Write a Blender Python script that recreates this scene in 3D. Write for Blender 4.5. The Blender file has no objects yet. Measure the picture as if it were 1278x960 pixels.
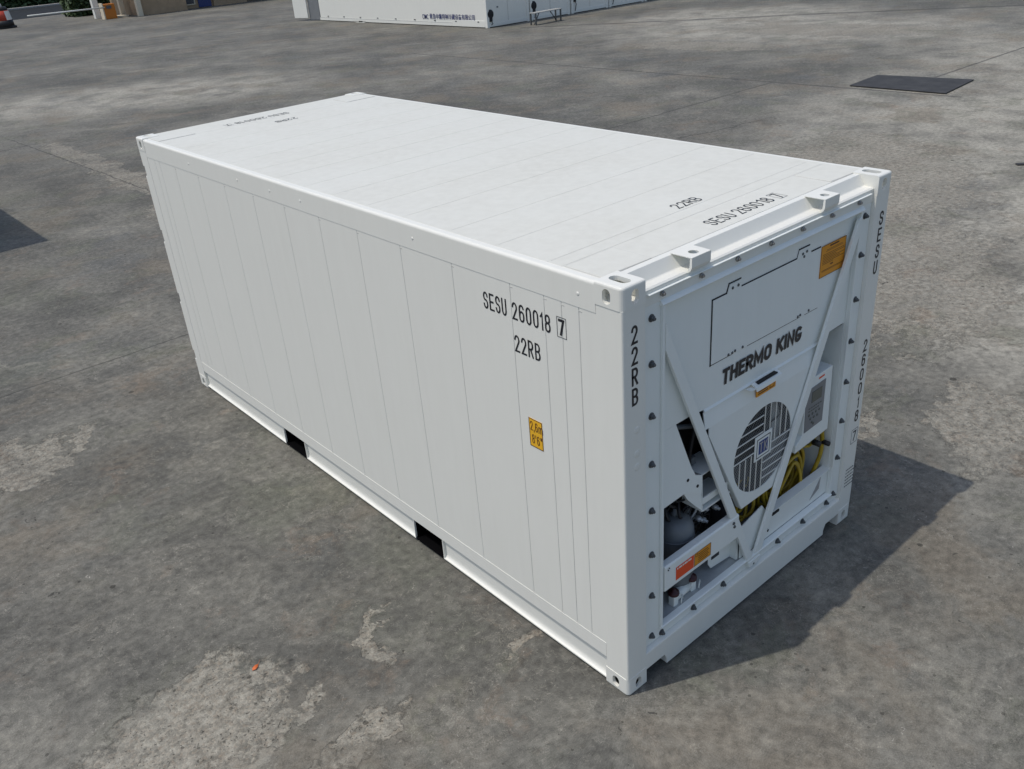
import bpy, bmesh, math, random
from mathutils import Vector, Matrix
random.seed(7)
R = math.radians
scene = bpy.context.scene
COL = scene.collection

# ------------------------------------------------------------------ camera
cam_d = bpy.data.cameras.new('camera')
cam = bpy.data.objects.new('camera', cam_d)
COL.objects.link(cam)
scene.camera = cam
cam_d.sensor_fit = 'HORIZONTAL'
cam_d.sensor_width = 36.0
cam_d.lens = 36.0 * 1096.70 / 1278.0
cam_d.clip_start = 0.05
cam_d.clip_end = 2000
YAW, PITCH, ROLL = 0.683731, 0.485098, -0.0832136
fw = Vector((math.sin(YAW) * math.cos(PITCH), math.cos(YAW) * math.cos(PITCH), -math.sin(PITCH)))
rt = Vector((math.cos(YAW), -math.sin(YAW), 0))
up = rt.cross(fw)
rt2 = math.cos(ROLL) * rt + math.sin(ROLL) * up
up2 = -math.sin(ROLL) * rt + math.cos(ROLL) * up
M = Matrix((rt2, up2, -fw)).transposed().to_4x4()
M.translation = Vector((-2.756663, -2.539373, 4.106773))
cam.matrix_world = M

# ------------------------------------------------------------------ world, sun
SUN = Vector((-1.0278, 0.4740, 2.591)).normalized()      # towards the sun
world = bpy.data.worlds.new('World')
scene.world = world
world.use_nodes = True
wn = world.node_tree.nodes
bg = wn['Background']
sky = wn.new('ShaderNodeTexSky')
sky.sky_type = 'NISHITA'
sky.sun_disc = False
sky.sun_elevation = math.asin(SUN.z)
sky.sun_rotation = math.atan2(SUN.x, SUN.y)
sky.air_density = 1.1
sky.dust_density = 2.0
sky.ozone_density = 1.0
world.node_tree.links.new(sky.outputs[0], bg.inputs[0])
bg.inputs[1].default_value = 0.128
sun_d = bpy.data.lights.new('sun', 'SUN')
sun_d.energy = 2.25
sun_d.angle = R(0.55)
sun_d.color = (1.0, 0.95, 0.875)
sun = bpy.data.objects.new('sun', sun_d)
COL.objects.link(sun)
sun.rotation_euler = (-SUN).to_track_quat('-Z', 'Y').to_euler()
sun.location = (-20, 10, 40)
vs = scene.view_settings
vs.view_transform = 'Standard'
vs.look = 'None'
vs.exposure = 0.0
vs.gamma = 1.0
vs.use_curve_mapping = False
scene.cycles.max_bounces = 8
scene.cycles.diffuse_bounces = 5

# ------------------------------------------------------------------ material helpers
def new_mat(name):
    m = bpy.data.materials.new(name)
    m.use_nodes = True
    return m, m.node_tree, m.node_tree.nodes['Principled BSDF']

def N(nt, typ, **kw):
    n = nt.nodes.new(typ)
    for k, v in kw.items():
        if k == 'inp':
            for a, b in v.items():
                n.inputs[a].default_value = b
        else:
            setattr(n, k, v)
    return n

def simple(name, col, rough=0.5, metal=0.0, var=0.06, scale=6.0, bump=0.0, spec=0.5, bscale=60.0):
    """one coloured surface with a little procedural unevenness"""
    m, nt, p = new_mat(name)
    tc = N(nt, 'ShaderNodeTexCoord')
    no = N(nt, 'ShaderNodeTexNoise', inp={'Scale': scale, 'Detail': 6.0, 'Roughness': 0.6})
    nt.links.new(tc.outputs['Object'], no.inputs['Vector'])
    ramp = N(nt, 'ShaderNodeValToRGB')
    lo = [max(0, c * (1 - var)) for c in col]
    hi = [min(1, c * (1 + var)) for c in col]
    ramp.color_ramp.elements[0].position = 0.3
    ramp.color_ramp.elements[1].position = 0.7
    ramp.color_ramp.elements[0].color = (*lo, 1)
    ramp.color_ramp.elements[1].color = (*hi, 1)
    nt.links.new(no.outputs['Fac'], ramp.inputs[0])
    nt.links.new(ramp.outputs[0], p.inputs['Base Color'])
    p.inputs['Roughness'].default_value = rough
    p.inputs['Metallic'].default_value = metal
    p.inputs['Specular IOR Level'].default_value = spec
    if bump:
        n2 = N(nt, 'ShaderNodeTexNoise', inp={'Scale': bscale, 'Detail': 4.0})
        nt.links.new(tc.outputs['Object'], n2.inputs['Vector'])
        b = N(nt, 'ShaderNodeBump', inp={'Strength': bump, 'Distance': 0.01})
        nt.links.new(n2.outputs['Fac'], b.inputs['Height'])
        nt.links.new(b.outputs[0], p.inputs['Normal'])
    return m

def paint(name, col, rough=0.38, dirt=0.10, wave=0.25):
    """factory paint on sheet steel: faint dust, scuffs and oil-canning"""
    m, nt, p = new_mat(name)
    L = nt.links.new
    tc = N(nt, 'ShaderNodeTexCoord')
    n1 = N(nt, 'ShaderNodeTexNoise', inp={'Scale': 1.3, 'Detail': 8.0, 'Roughness': 0.62})
    n2 = N(nt, 'ShaderNodeTexNoise', inp={'Scale': 24.0, 'Detail': 8.0, 'Roughness': 0.7})
    mp = N(nt, 'ShaderNodeMapping')
    mp.inputs['Scale'].default_value = (9, 9, 1.0)
    n3 = N(nt, 'ShaderNodeTexNoise', inp={'Scale': 1.6, 'Detail': 5.0, 'Roughness': 0.6})
    L(tc.outputs['Object'], n1.inputs['Vector']); L(tc.outputs['Object'], n2.inputs['Vector'])
    L(tc.outputs['Object'], mp.inputs['Vector']); L(mp.outputs[0], n3.inputs['Vector'])
    a = N(nt, 'ShaderNodeMath', operation='MULTIPLY'); L(n1.outputs['Fac'], a.inputs[0]); L(n3.outputs['Fac'], a.inputs[1])
    r = N(nt, 'ShaderNodeMapRange'); L(a.outputs[0], r.inputs[0])
    r.inputs['From Min'].default_value = 0.12; r.inputs['From Max'].default_value = 0.42
    r.inputs['To Min'].default_value = 0.0; r.inputs['To Max'].default_value = dirt
    s = N(nt, 'ShaderNodeMapRange'); L(n2.outputs['Fac'], s.inputs[0])
    s.inputs['From Min'].default_value = 0.62; s.inputs['From Max'].default_value = 0.78
    s.inputs['To Min'].default_value = 0.0; s.inputs['To Max'].default_value = dirt * 0.8
    t = N(nt, 'ShaderNodeMath', operation='ADD'); L(r.outputs[0], t.inputs[0]); L(s.outputs[0], t.inputs[1])
    mix = N(nt, 'ShaderNodeMix', data_type='RGBA')
    L(t.outputs[0], mix.inputs['Factor'])
    mix.inputs['A'].default_value = (*col, 1)
    mix.inputs['B'].default_value = (col[0] * .50, col[1] * .48, col[2] * .43, 1)
    L(mix.outputs['Result'], p.inputs['Base Color'])
    p.inputs['Roughness'].default_value = rough
    rr = N(nt, 'ShaderNodeMapRange'); L(n1.outputs['Fac'], rr.inputs[0])
    rr.inputs['To Min'].default_value = rough - .08; rr.inputs['To Max'].default_value = rough + .14
    L(rr.outputs[0], p.inputs['Roughness'])
    nb = N(nt, 'ShaderNodeTexNoise', inp={'Scale': 2.2, 'Detail': 2.0})
    L(tc.outputs['Object'], nb.inputs['Vector'])
    b = N(nt, 'ShaderNodeBump', inp={'Strength': wave, 'Distance': 0.012})
    L(nb.outputs['Fac'], b.inputs['Height'])
    nb2 = N(nt, 'ShaderNodeTexNoise', inp={'Scale': 260.0, 'Detail': 2.0})
    L(tc.outputs['Object'], nb2.inputs['Vector'])
    b2 = N(nt, 'ShaderNodeBump', inp={'Strength': 0.06, 'Distance': 0.002})
    L(nb2.outputs['Fac'], b2.inputs['Height']); L(b.outputs[0], b2.inputs['Normal'])
    L(b2.outputs[0], p.inputs['Normal'])
    return m

MAT = dict(
    white=paint('white_container_paint', (0.79, 0.785, 0.725), dirt=.07, wave=.14),
    roof=paint('white_roof_paint', (0.705, 0.70, 0.635), rough=.45, dirt=.20, wave=.35),
    unit=paint('white_unit_paint', (0.80, 0.83, 0.80), rough=.42, dirt=.07, wave=.15),
    floor=paint('grey_compartment_floor', (0.50, 0.52, 0.52), rough=.5, dirt=.5, wave=.1),
    under=simple('black_underseal_and_shade', (0.003, 0.003, 0.0035), rough=1.0, spec=0.05),  # near-black, also puts the fork pockets' inner shade into the colour
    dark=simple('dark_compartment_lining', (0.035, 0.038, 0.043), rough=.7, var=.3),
    black=simple('black_marking_film', (0.012, 0.013, 0.018), rough=.45),
    gasket=simple('black_rubber_and_slot_shade', (0.01, 0.01, 0.012), rough=.7),
    seam=simple('grey_seam_sealant', (0.50, 0.50, 0.47), rough=.7, var=.15),
    steel=simple('bolt_steel', (0.36, 0.35, 0.34), rough=.32, metal=.9, var=.3, scale=90),
    darksteel=simple('weathered_bolt_steel', (0.12, 0.125, 0.13), rough=.5, metal=.6, var=.4, scale=80),
    tank=simple('grey_tank_paint', (0.155, 0.168, 0.18), rough=.45, var=.12),
    mesh=simple('grey_grille_mesh', (0.30, 0.315, 0.32), rough=.5),
    copper=simple('dull_copper_pipe', (0.25, 0.12, 0.07), rough=.45, metal=.7, var=.3),
    rubber=simple('black_cable_rubber', (0.02, 0.02, 0.022), rough=.6),
    cap=simple('maroon_valve_cap', (0.055, 0.012, 0.014), rough=.5),
    yellow=simple('yellow_power_cable', (0.40, 0.275, 0.018), rough=.5, var=.2, scale=20),
    ylabel=simple('yellow_label', (0.85, 0.46, 0.02), rough=.45, var=.03),
    olabel=simple('orange_label', (0.72, 0.29, 0.012), rough=.45, var=.04),
    rlabel=simple('red_label', (0.80, 0.085, 0.02), rough=.45, var=.04),
    wink=simple('white_label_ink', (0.78, 0.76, 0.72), rough=.5),
    brown=simple('brown_label_ink', (0.10, 0.035, 0.01), rough=.5),
    blue=simple('blue_logo_film', (0.015, 0.05, 0.22), rough=.4),
    screen=simple('grey_keypad_and_gap_shade', (0.19, 0.20, 0.21), rough=.35),  # also the painted shade of the open door's gap
    lcd=simple('dark_display', (0.10, 0.11, 0.095), rough=.2),
    galv=simple('galvanised_steel', (0.45, 0.46, 0.47), rough=.45, metal=.5, var=.15),
    beige=simple('beige_render', (0.36, 0.26, 0.165), rough=.85, var=.12, scale=2, bump=.2),
    glass=simple('dark_window_glass', (0.05, 0.06, 0.08), rough=.12, var=.1),
    bluedoor=simple('blue_door_paint', (0.02, 0.04, 0.16), rough=.4),
    orange=simple('orange_cabinet_paint', (0.55, 0.17, 0.012), rough=.45),
    cream=simple('cream_pillar_paint', (0.62, 0.55, 0.42), rough=.7),
    conered=simple('red_cone_plastic', (0.50, 0.06, 0.03), rough=.5),
    plate=simple('dark_steel_sheet', (0.036, 0.035, 0.035), rough=.75, var=.35, scale=3, bump=.15),
    bluetext=simple('navy_lettering', (0.02, 0.03, 0.14), rough=.5),
    asphalt=simple('road_asphalt', (0.034, 0.038, 0.042), spec=.05, rough=1.0, var=.25, scale=3, bump=.5),
    kerb=simple('kerb_concrete', (0.36, 0.35, 0.33), rough=.9, var=.15),
    leaf=simple('fallen_orange_leaf', (0.55, 0.12, 0.025), rough=.6, var=.2, scale=60),
    foliage=simple('hedge_leaf', (0.05, 0.085, 0.03), rough=.7, var=.6, scale=3),
    twig=simple('dark_twig', (0.04, 0.03, 0.02), rough=.8),
    bench=simple('worn_bench_wood', (0.38, 0.38, 0.36), rough=.7, var=.2),
)

# ------------------------------------------------------------------ mesh helpers
class MB:
    def __init__(s):
        s.bm = bmesh.new()
    def box(s, x0, x1, y0, y1, z0, z1, bev=0.0, seg=2):
        x0, x1 = sorted((x0, x1)); y0, y1 = sorted((y0, y1)); z0, z1 = sorted((z0, z1))
        r = bmesh.ops.create_cube(s.bm, size=1.0)
        for v in r['verts']:
            v.co = Vector(((x0 + x1) / 2 + v.co.x * (x1 - x0), (y0 + y1) / 2 + v.co.y * (y1 - y0), (z0 + z1) / 2 + v.co.z * (z1 - z0)))
        if bev:
            es = list({e for v in r['verts'] for e in v.link_edges})
            bmesh.ops.bevel(s.bm, geom=es, offset=bev, segments=seg, affect='EDGES', profile=.5)
        return s
    def prism(s, pts, axis, a, b, bev=0.0):
        """polygon pts in the two other axes (kept in xyz order), extruded along axis from a to b"""
        def P(p, t):
            if axis == 'x': return Vector((t, p[0], p[1]))
            if axis == 'y': return Vector((p[0], t, p[1]))
            return Vector((p[0], p[1], t))
        lo = [s.bm.verts.new(P(p, a)) for p in pts]
        hi = [s.bm.verts.new(P(p, b)) for p in pts]
        n = len(pts)
        fs = [s.bm.faces.new(lo), s.bm.faces.new(hi[::-1])]
        for i in range(n):
            fs.append(s.bm.faces.new((lo[i], hi[i], hi[(i + 1) % n], lo[(i + 1) % n])))
        bmesh.ops.recalc_face_normals(s.bm, faces=fs)
        if bev:
            es = list({e for f in fs for e in f.edges})
            bmesh.ops.bevel(s.bm, geom=es, offset=bev, segments=2, affect='EDGES', profile=.5)
        return s
    def tube(s, path, r, n=8, closed=False):
        path = [Vector(p) for p in path]
        rings = []
        m = len(path)
        prev = None
        for i, p in enumerate(path):
            if closed:
                d = (path[(i + 1) % m] - path[i - 1]).normalized()
            else:
                d = (path[min(i + 1, m - 1)] - path[max(i - 1, 0)]).normalized()
            ref = prev if prev is not None else (Vector((0, 0, 1)) if abs(d.z) < .9 else Vector((1, 0, 0)))
            a = (ref - d * ref.dot(d)).normalized()
            prev = a
            b = d.cross(a)
            rr = r[i] if isinstance(r, (list, tuple)) else r
            rings.append([s.bm.verts.new(p + a * rr * math.cos(2 * math.pi * k / n) + b * rr * math.sin(2 * math.pi * k / n)) for k in range(n)])
        fs = []
        for i in range(m if closed else m - 1):
            A, B = rings[i], rings[(i + 1) % m]
            for k in range(n):
                fs.append(s.bm.faces.new((A[k], A[(k + 1) % n], B[(k + 1) % n], B[k])))
        if not closed:
            fs.append(s.bm.faces.new(rings[0][::-1])); fs.append(s.bm.faces.new(rings[-1]))
        for f in fs: f.smooth = True
        bmesh.ops.recalc_face_normals(s.bm, faces=fs)
        return s
    def lathe(s, c, prof, n=24, axis='z'):
        """prof = list of (radius, height) ; c = base centre"""
        c = Vector(c)
        def P(r, h, t):
            a, b = r * math.cos(t), r * math.sin(t)
            if axis == 'z': return c + Vector((a, b, h))
            if axis == 'y': return c + Vector((a, h, b))
            return c + Vector((h, a, b))
        rings = [[s.bm.verts.new(P(max(r, 1e-4), h, 2 * math.pi * k / n)) for k in range(n)] for r, h in prof]
        fs = []
        for A, B in zip(rings, rings[1:]):
            for k in range(n):
                fs.append(s.bm.faces.new((A[k], A[(k + 1) % n], B[(k + 1) % n], B[k])))
        fs.append(s.bm.faces.new(rings[0][::-1])); fs.append(s.bm.faces.new(rings[-1]))
        for f in fs: f.smooth = True
        bmesh.ops.recalc_face_normals(s.bm, faces=fs)
        return s
    def quad(s, *pts):
        s.bm.faces.new([s.bm.verts.new(Vector(p)) for p in pts]); return s
    def build(s, name, mat, parent=None, bevel=0.0, seg=2):
        me = bpy.data.meshes.new(name)
        s.bm.to_mesh(me); s.bm.free()
        o = bpy.data.objects.new(name, me)
        COL.objects.link(o)
        me.materials.append(MAT[mat] if isinstance(mat, str) else mat)
        if parent is not None: o.parent = parent
        if bevel:
            md = o.modifiers.new('edge_bevel', 'BEVEL')
            md.width = bevel; md.segments = seg; md.limit_method = 'ANGLE'; md.angle_limit = R(35)
        return o

def build_each(mb, name, mat, parent, bevel=0.0):
    """every separate piece of the mesh becomes an object of its own"""
    bm = mb.bm; seen = set(); bm.verts.index_update(); out = []
    for v0 in list(bm.verts):
        if v0 in seen: continue
        isl, st = [], [v0]; seen.add(v0)
        while st:
            v = st.pop(); isl.append(v)
            for e in v.link_edges:
                w = e.other_vert(v)
                if w not in seen: seen.add(w); st.append(w)
        n = MB(); mp = {v: n.bm.verts.new(v.co) for v in isl}
        for f in {f for v in isl for f in v.link_faces}:
            nf = n.bm.faces.new([mp[v] for v in f.verts]); nf.smooth = f.smooth
        out.append(n.build(name, mat, parent, bevel))
    bm.free()
    return out

def tag(o, label=None, cat=None, group=None, kind=None):
    if label: o['label'] = label
    if cat: o['category'] = cat
    if group: o['group'] = group
    if kind: o['kind'] = kind
    return o

def empty(name, loc=(0, 0, 0), rz=0):
    o = bpy.data.objects.new(name, None)
    o.empty_display_size = .3
    COL.objects.link(o); o.location = loc; o.rotation_euler = (0, 0, rz)
    return o

def copy_tree(o, parent=None):
    c = o.copy(); COL.objects.link(c)
    if parent is not None: c.parent = parent
    for ch in [x for x in bpy.data.objects if x.parent == o]:
        copy_tree(ch, c)
    return c

_tc = {}
def text_polys(string, bold=0.0):
    """(verts, faces) of a string, scaled to a 1 x 1 box"""
    key = (string, bold)
    if key in _tc: return _tc[key]
    cu = bpy.data.curves.new('lettering', 'FONT')
    cu.body = string; cu.offset = bold; cu.resolution_u = 6
    ob = bpy.data.objects.new('lettering', cu)
    COL.objects.link(ob)
    bpy.context.view_layer.update()
    dg = bpy.context.evaluated_depsgraph_get()
    me = ob.evaluated_get(dg).to_mesh()
    vs_ = [v.co.copy() for v in me.vertices]
    fs_ = [tuple(p.vertices) for p in me.polygons]
    ob.evaluated_get(dg).to_mesh_clear()
    bpy.data.objects.remove(ob); bpy.data.curves.remove(cu)
    if vs_:
        x0 = min(v.x for v in vs_); x1 = max(v.x for v in vs_); y0 = min(v.y for v in vs_); y1 = max(v.y for v in vs_)
        vs_ = [((v.x - x0) / max(x1 - x0, 1e-6), (v.y - y0) / max(y1 - y0, 1e-6)) for v in vs_]
    _tc[key] = (vs_, fs_)
    return _tc[key]

def letter(mb, string, org, u, v, w, h, shear=0.0, bold=0.0):
    """lettering fitted in a w x h box at org, along unit vectors u, v"""
    vs_, fs_ = text_polys(string, bold)
    org, u, v = Vector(org), Vector(u), Vector(v)
    nv = [mb.bm.verts.new(org + u * (x * w + shear * y * h) + v * (y * h)) for x, y in vs_]
    nrm = u.cross(v)
    for f in fs_:
        try:
            fc = mb.bm.faces.new([nv[i] for i in f])
            fc.normal_update()
            if fc.normal.dot(nrm) < 0: fc.normal_flip()
        except ValueError:
            pass

def _arc(cx, cy, rx, ry, a0, a1, n=10):
    return [(cx + rx * math.cos(R(a0 + (a1 - a0) * k / n)), cy + ry * math.sin(R(a0 + (a1 - a0) * k / n))) for k in range(n + 1)]
def _rr(y0, y1, ry, x0=0., x1=1.):
    c, rx = (x0 + x1) / 2, (x1 - x0) / 2
    return _arc(c, y1 - ry, rx, ry, 0, 180) + _arc(c, y0 + ry, rx, ry, 180, 360)
GLYPH = {
    '0': [(_rr(0, 1, .27), 1)], 'O': [(_rr(0, 1, .30), 1)],
    '8': [(_rr(0, .53, .21), 1), (_rr(.53, 1, .19, .05, .95), 1)],
    '6': [(_rr(0, .60, .23), 1), ([(0, .30), (0, .73)] + _arc(.5, .75, .5, .25, 180, 20), 0)],
    '2': [(_arc(.5, .74, .5, .26, 175, -25) + [(0, 0), (1, 0)], 0)],
    '1': [([(0, .80), (1, 1), (1, 0)], 0)], '7': [([(0, 1), (1, 1), (.30, 0)], 0)],
    'S': [(_arc(.5, .76, .5, .24, 5, 270, 14) + _arc(.5, .26, .5, .26, 90, -175, 14)[1:], 0)],
    'E': [([(1, 1), (0, 1), (0, 0), (1, 0)], 0), ([(0, .52), (.85, .52)], 0)],
    'U': [([(0, 1)] + _arc(.5, .28, .5, .28, 180, 360) + [(1, 1)], 0)],
    'R': [([(0, 0), (0, 1)] + _arc(.52, .74, .48, .26, 90, -90) + [(0, .48)], 0), ([(.45, .48), (1, 0)], 0)],
    'B': [([(0, .52), (0, 1)] + _arc(.50, .76, .46, .24, 90, -90), 1), ([(0, 0), (0, .52)] + _arc(.50, .26, .50, .26, 90, -90), 1)],
    'T': [([(0, 1), (1, 1)], 0), ([(.5, 1), (.5, 0)], 0)], 'H': [([(0, 0), (0, 1)], 0), ([(1, 0), (1, 1)], 0), ([(0, .52), (1, .52)], 0)],
    'M': [([(0, 0), (0, 1), (.5, .2), (1, 1), (1, 0)], 0)], 'N': [([(0, 0), (0, 1), (1, 0), (1, 1)], 0)],
    'K': [([(0, 0), (0, 1)], 0), ([(1, 1), (.05, .42)], 0), ([(.30, .62), (1, 0)], 0)], 'I': [([(.5, 0), (.5, 1)], 0)],
    'G': [(_arc(.5, .70, .5, .30, 48, 180) + _arc(.5, .30, .5, .30, 180, 355) + [(1, .40), (.60, .40)], 0)],
    'm': [([(0, 0), (0, .70)], 0), ([(0, .45)] + _arc(.25, .50, .25, .20, 180, 0, 6) + [(.5, 0)], 0), ([(.5, .45)] + _arc(.75, .50, .25, .20, 180, 0, 6) + [(1, 0)], 0)],
    ',': [([(.8, .08), (.2, -.14)], 0)], "'": [([(.5, 1), (.5, .72)], 0)], '"': [([(.1, 1), (.1, .72)], 0), ([(.9, 1), (.9, .72)], 0)],
}
def stroke_word(mb, string, org, u, v, w, h, t, gap, shear=0.0, widths={}):
    """lettering drawn with a pen of width t; each letter w wide and h high"""
    org, u, v = Vector(org), Vector(u), Vector(v); nrm = u.cross(v); x = 0.0; lay = 0
    for ch in string:
        cw = widths.get(ch, w)
        if ch == ' ': x += cw + gap; continue
        for pts, closed in GLYPH[ch]:
            q = [Vector((t / 2 + a * (cw - t), t / 2 + b * (h - t))) for a, b in pts]
            q = [a for i, a in enumerate(q) if i == 0 or (a - q[i - 1]).length > 1e-5]
            if closed and (q[0] - q[-1]).length < 1e-5: q.pop()
            if not closed:
                if len(q) == 2 or True:
                    d0 = (q[0] - q[1]).normalized(); d1 = (q[-1] - q[-2]).normalized()
                    q[0] = q[0] + d0 * t * .5; q[-1] = q[-1] + d1 * t * .5
            n = len(q); L_, R_ = [], []
            off = nrm * (.00012 * (lay % 4)); lay += 1
            for i in range(n):
                a = q[i - 1] if (i or closed) else None; b = q[(i + 1) % n] if (i < n - 1 or closed) else None
                d1 = (q[i] - a).normalized() if a is not None else (b - q[i]).normalized()
                d2 = (b - q[i]).normalized() if b is not None else d1
                n1 = Vector((-d1.y, d1.x)); n2 = Vector((-d2.y, d2.x)); mm = (n1 + n2)
                mm = mm.normalized() if mm.length > 1e-4 else n1
                k = t / 2 / max(mm.dot(n1), .45)
                for S_, sg in ((L_, 1), (R_, -1)):
                    p = q[i] + mm * k * sg
                    S_.append(mb.bm.verts.new(org + u * (x + p.x + shear * p.y) + v * p.y + off))
            for i in range(n if closed else n - 1):
                j = (i + 1) % n
                f = mb.bm.faces.new((L_[i], R_[i], R_[j], L_[j])); f.normal_update()
                if f.normal.dot(nrm) < 0: f.normal_flip()
        x += cw + gap
    return x

def frame_rect(mb, org, u, v, w, h, t):
    org, u, v = Vector(org), Vector(u), Vector(v)
    for a, b, c, d in ((0, 0, w, t), (0, h - t, w, t), (0, t, t, h - 2 * t), (w - t, t, t, h - 2 * t)):
        p = org + u * a + v * b
        mb.quad(p, p + u * c, p + u * c + v * d, p + v * d)

def boolean_cut(o, cutter_mb):
    me = bpy.data.meshes.new('cutter'); cutter_mb.bm.to_mesh(me); cutter_mb.bm.free()
    c = bpy.data.objects.new('cutter', me); COL.objects.link(c)
    md = o.modifiers.new('cut', 'BOOLEAN'); md.object = c; md.operation = 'DIFFERENCE'; md.solver = 'EXACT'
    bpy.context.view_layer.update()
    dg = bpy.context.evaluated_depsgraph_get()
    nm = bpy.data.meshes.new_from_object(o.evaluated_get(dg))
    o.modifiers.clear()
    old = o.data; o.data = nm; nm.name = old.name
    bpy.data.meshes.remove(old)
    bpy.data.objects.remove(c); bpy.data.meshes.remove(me)
    return o

def stadium(cx, cy, w, h, n=8):
    """outline of a slot with round ends, w x h about (cx, cy)"""
    r = min(w, h) / 2; pts = []
    if h >= w: cs = [(cx, cy + h / 2 - r, 0), (cx, cy - h / 2 + r, math.pi)]
    else: cs = [(cx + w / 2 - r, cy, -math.pi / 2), (cx - w / 2 + r, cy, math.pi / 2)]
    for x, y, a0 in cs:
        for k in range(n + 1):
            t = a0 + math.pi * k / n
            pts.append((x + r * math.cos(t), y + r * math.sin(t)))
    return pts

def holed_plate(mb, outer, hole, y0, y1):
    """flat ring in the xz plane between two outlines with the same number of points, y0 (front) to y1"""
    n = len(outer)
    V = lambda p, y: mb.bm.verts.new((p[0], y, p[1]))
    of, ob_ = [V(p, y0) for p in outer], [V(p, y1) for p in outer]
    hf, hb = [V(p, y0) for p in hole], [V(p, y1) for p in hole]
    fs = []
    for i in range(n):
        j = (i + 1) % n
        fs += [mb.bm.faces.new((of[i], of[j], hf[j], hf[i])), mb.bm.faces.new((ob_[j], ob_[i], hb[i], hb[j])),
               mb.bm.faces.new((of[j], of[i], ob_[i], ob_[j])), mb.bm.faces.new((hf[i], hf[j], hb[j], hb[i]))]
    bmesh.ops.recalc_face_normals(mb.bm, faces=fs)

# ------------------------------------------------------------------ ground
def ground_material():
    m, nt, p = new_mat('yard_concrete')
    L = nt.links.new
    tc = N(nt, 'ShaderNodeTexCoord')
    POS = tc.outputs['Object']
    def noise(scale, detail=6.0, rough=.6, vec=None, dist=0.0):
        n = N(nt, 'ShaderNodeTexNoise', inp={'Scale': scale, 'Detail': detail, 'Roughness': rough, 'Distortion': dist})
        L(vec if vec is not None else POS, n.inputs['Vector']); return n
    def mth(op, a, b=None, c=None, clamp=False):
        n = N(nt, 'ShaderNodeMath', operation=op); n.use_clamp = clamp
        for i, x in enumerate((a, b, c)):
            if x is None: continue
            if isinstance(x, (int, float)): n.inputs[i].default_value = x
            else: L(x, n.inputs[i])
        return n.outputs[0]
    def rng(x, a, b, c=0.0, d=1.0, smooth=True):
        n = N(nt, 'ShaderNodeMapRange'); n.interpolation_type = 'SMOOTHSTEP' if smooth else 'LINEAR'
        L(x, n.inputs[0])
        for k, v in zip(('From Min', 'From Max', 'To Min', 'To Max'), (a, b, c, d)): n.inputs[k].default_value = v
        return n.outputs[0]
    def mixc(f, a, b, mode='MIX'):
        n = N(nt, 'ShaderNodeMix', data_type='RGBA'); n.blend_type = mode
        if isinstance(f, (int, float)): n.inputs['Factor'].default_value = f
        else: L(f, n.inputs['Factor'])
        for k, x in (('A', a), ('B', b)):
            if isinstance(x, tuple): n.inputs[k].default_value = (*x, 1)
            else: L(x, n.inputs[k])
        return n.outputs['Result']
    # warped position
    wn_ = noise(1.7, 5)
    sub = N(nt, 'ShaderNodeVectorMath', operation='SUBTRACT'); L(wn_.outputs['Color'], sub.inputs[0]); sub.inputs[1].default_value = (.5, .5, .5)
    scl = N(nt, 'ShaderNodeVectorMath', operation='SCALE'); L(sub.outputs[0], scl.inputs[0]); scl.inputs['Scale'].default_value = 1.3
    wadd = N(nt, 'ShaderNodeVectorMath', operation='ADD'); L(POS, wadd.inputs[0]); L(scl.outputs[0], wadd.inputs[1])
    WP = wadd.outputs[0]
    # streak coordinates (trowel / broom direction)
    mp = N(nt, 'ShaderNodeMapping'); mp.vector_type = 'TEXTURE'; mp.inputs['Rotation'].default_value = (0, 0, R(-36)); mp.inputs['Scale'].default_value = (2.6, .75, 1)
    L(WP, mp.inputs['Vector']); ST = mp.outputs[0]
    n_big = noise(.22, 6, .6)
    n_mid = noise(.9, 9, .66)
    n_str = noise(2.2, 9, .68, ST)
    n_fine = noise(14, 8, .7)
    n_grain = noise(110, 4, .75)
    n_grain2 = noise(420, 2, .7)
    mp3 = N(nt, 'ShaderNodeMapping'); mp3.vector_type = 'TEXTURE'; mp3.inputs['Rotation'].default_value = (0, 0, R(33)); mp3.inputs['Scale'].default_value = (1.9, .6, 1)
    L(WP, mp3.inputs['Vector'])
    n_st2 = noise(5.5, 9, .72, mp3.outputs[0])
    t = mth('MULTIPLY', n_big.outputs[0], .40)
    t = mth('ADD', t, mth('MULTIPLY', n_mid.outputs[0], .26))
    t = mth('ADD', t, mth('MULTIPLY', n_str.outputs[0], .19))
    t = mth('ADD', t, mth('MULTIPLY', n_st2.outputs[0], .15))
    cr = N(nt, 'ShaderNodeValToRGB'); L(t, cr.inputs[0])
    el = cr.color_ramp.elements
    el[0].position = .37; el[0].color = (.068, .068, .064, 1)
    el[1].position = .62; el[1].color = (.235, .224, .198, 1)
    e = el.new(.46); e.color = (.100, .098, .091, 1)
    e = el.new(.53); e.color = (.148, .144, .131, 1)
    col = cr.outputs[0]
    # broad paler, more worn part of the yard to the right and far side
    pale = None
    for b_ in ((14, 4.0, 11, 5.5, 20), (7.6, .2, 4.4, 2.2, 20), (26, 16, 9, 5, 110), (22, 4, 12, 7, 30), (4.5, -2.4, 2.6, 1.4, 10), (7, 28, 8, 4, -35), (29, 20, 5, 7, 20), (-2.2, 1.5, .9, .6, 30)):
        q = N(nt, 'ShaderNodeMapping'); q.vector_type = 'TEXTURE'
        q.inputs['Location'].default_value = (b_[0], b_[1], 0); q.inputs['Rotation'].default_value = (0, 0, R(b_[4])); q.inputs['Scale'].default_value = (b_[2], b_[3], 1000)
        L(WP, q.inputs['Vector'])
        ln = N(nt, 'ShaderNodeVectorMath', operation='LENGTH'); L(q.outputs[0], ln.inputs[0])
        v = rng(ln.outputs['Value'], 1.05, .35)
        pale = v if pale is None else mth('MAXIMUM', pale, v)
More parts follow.
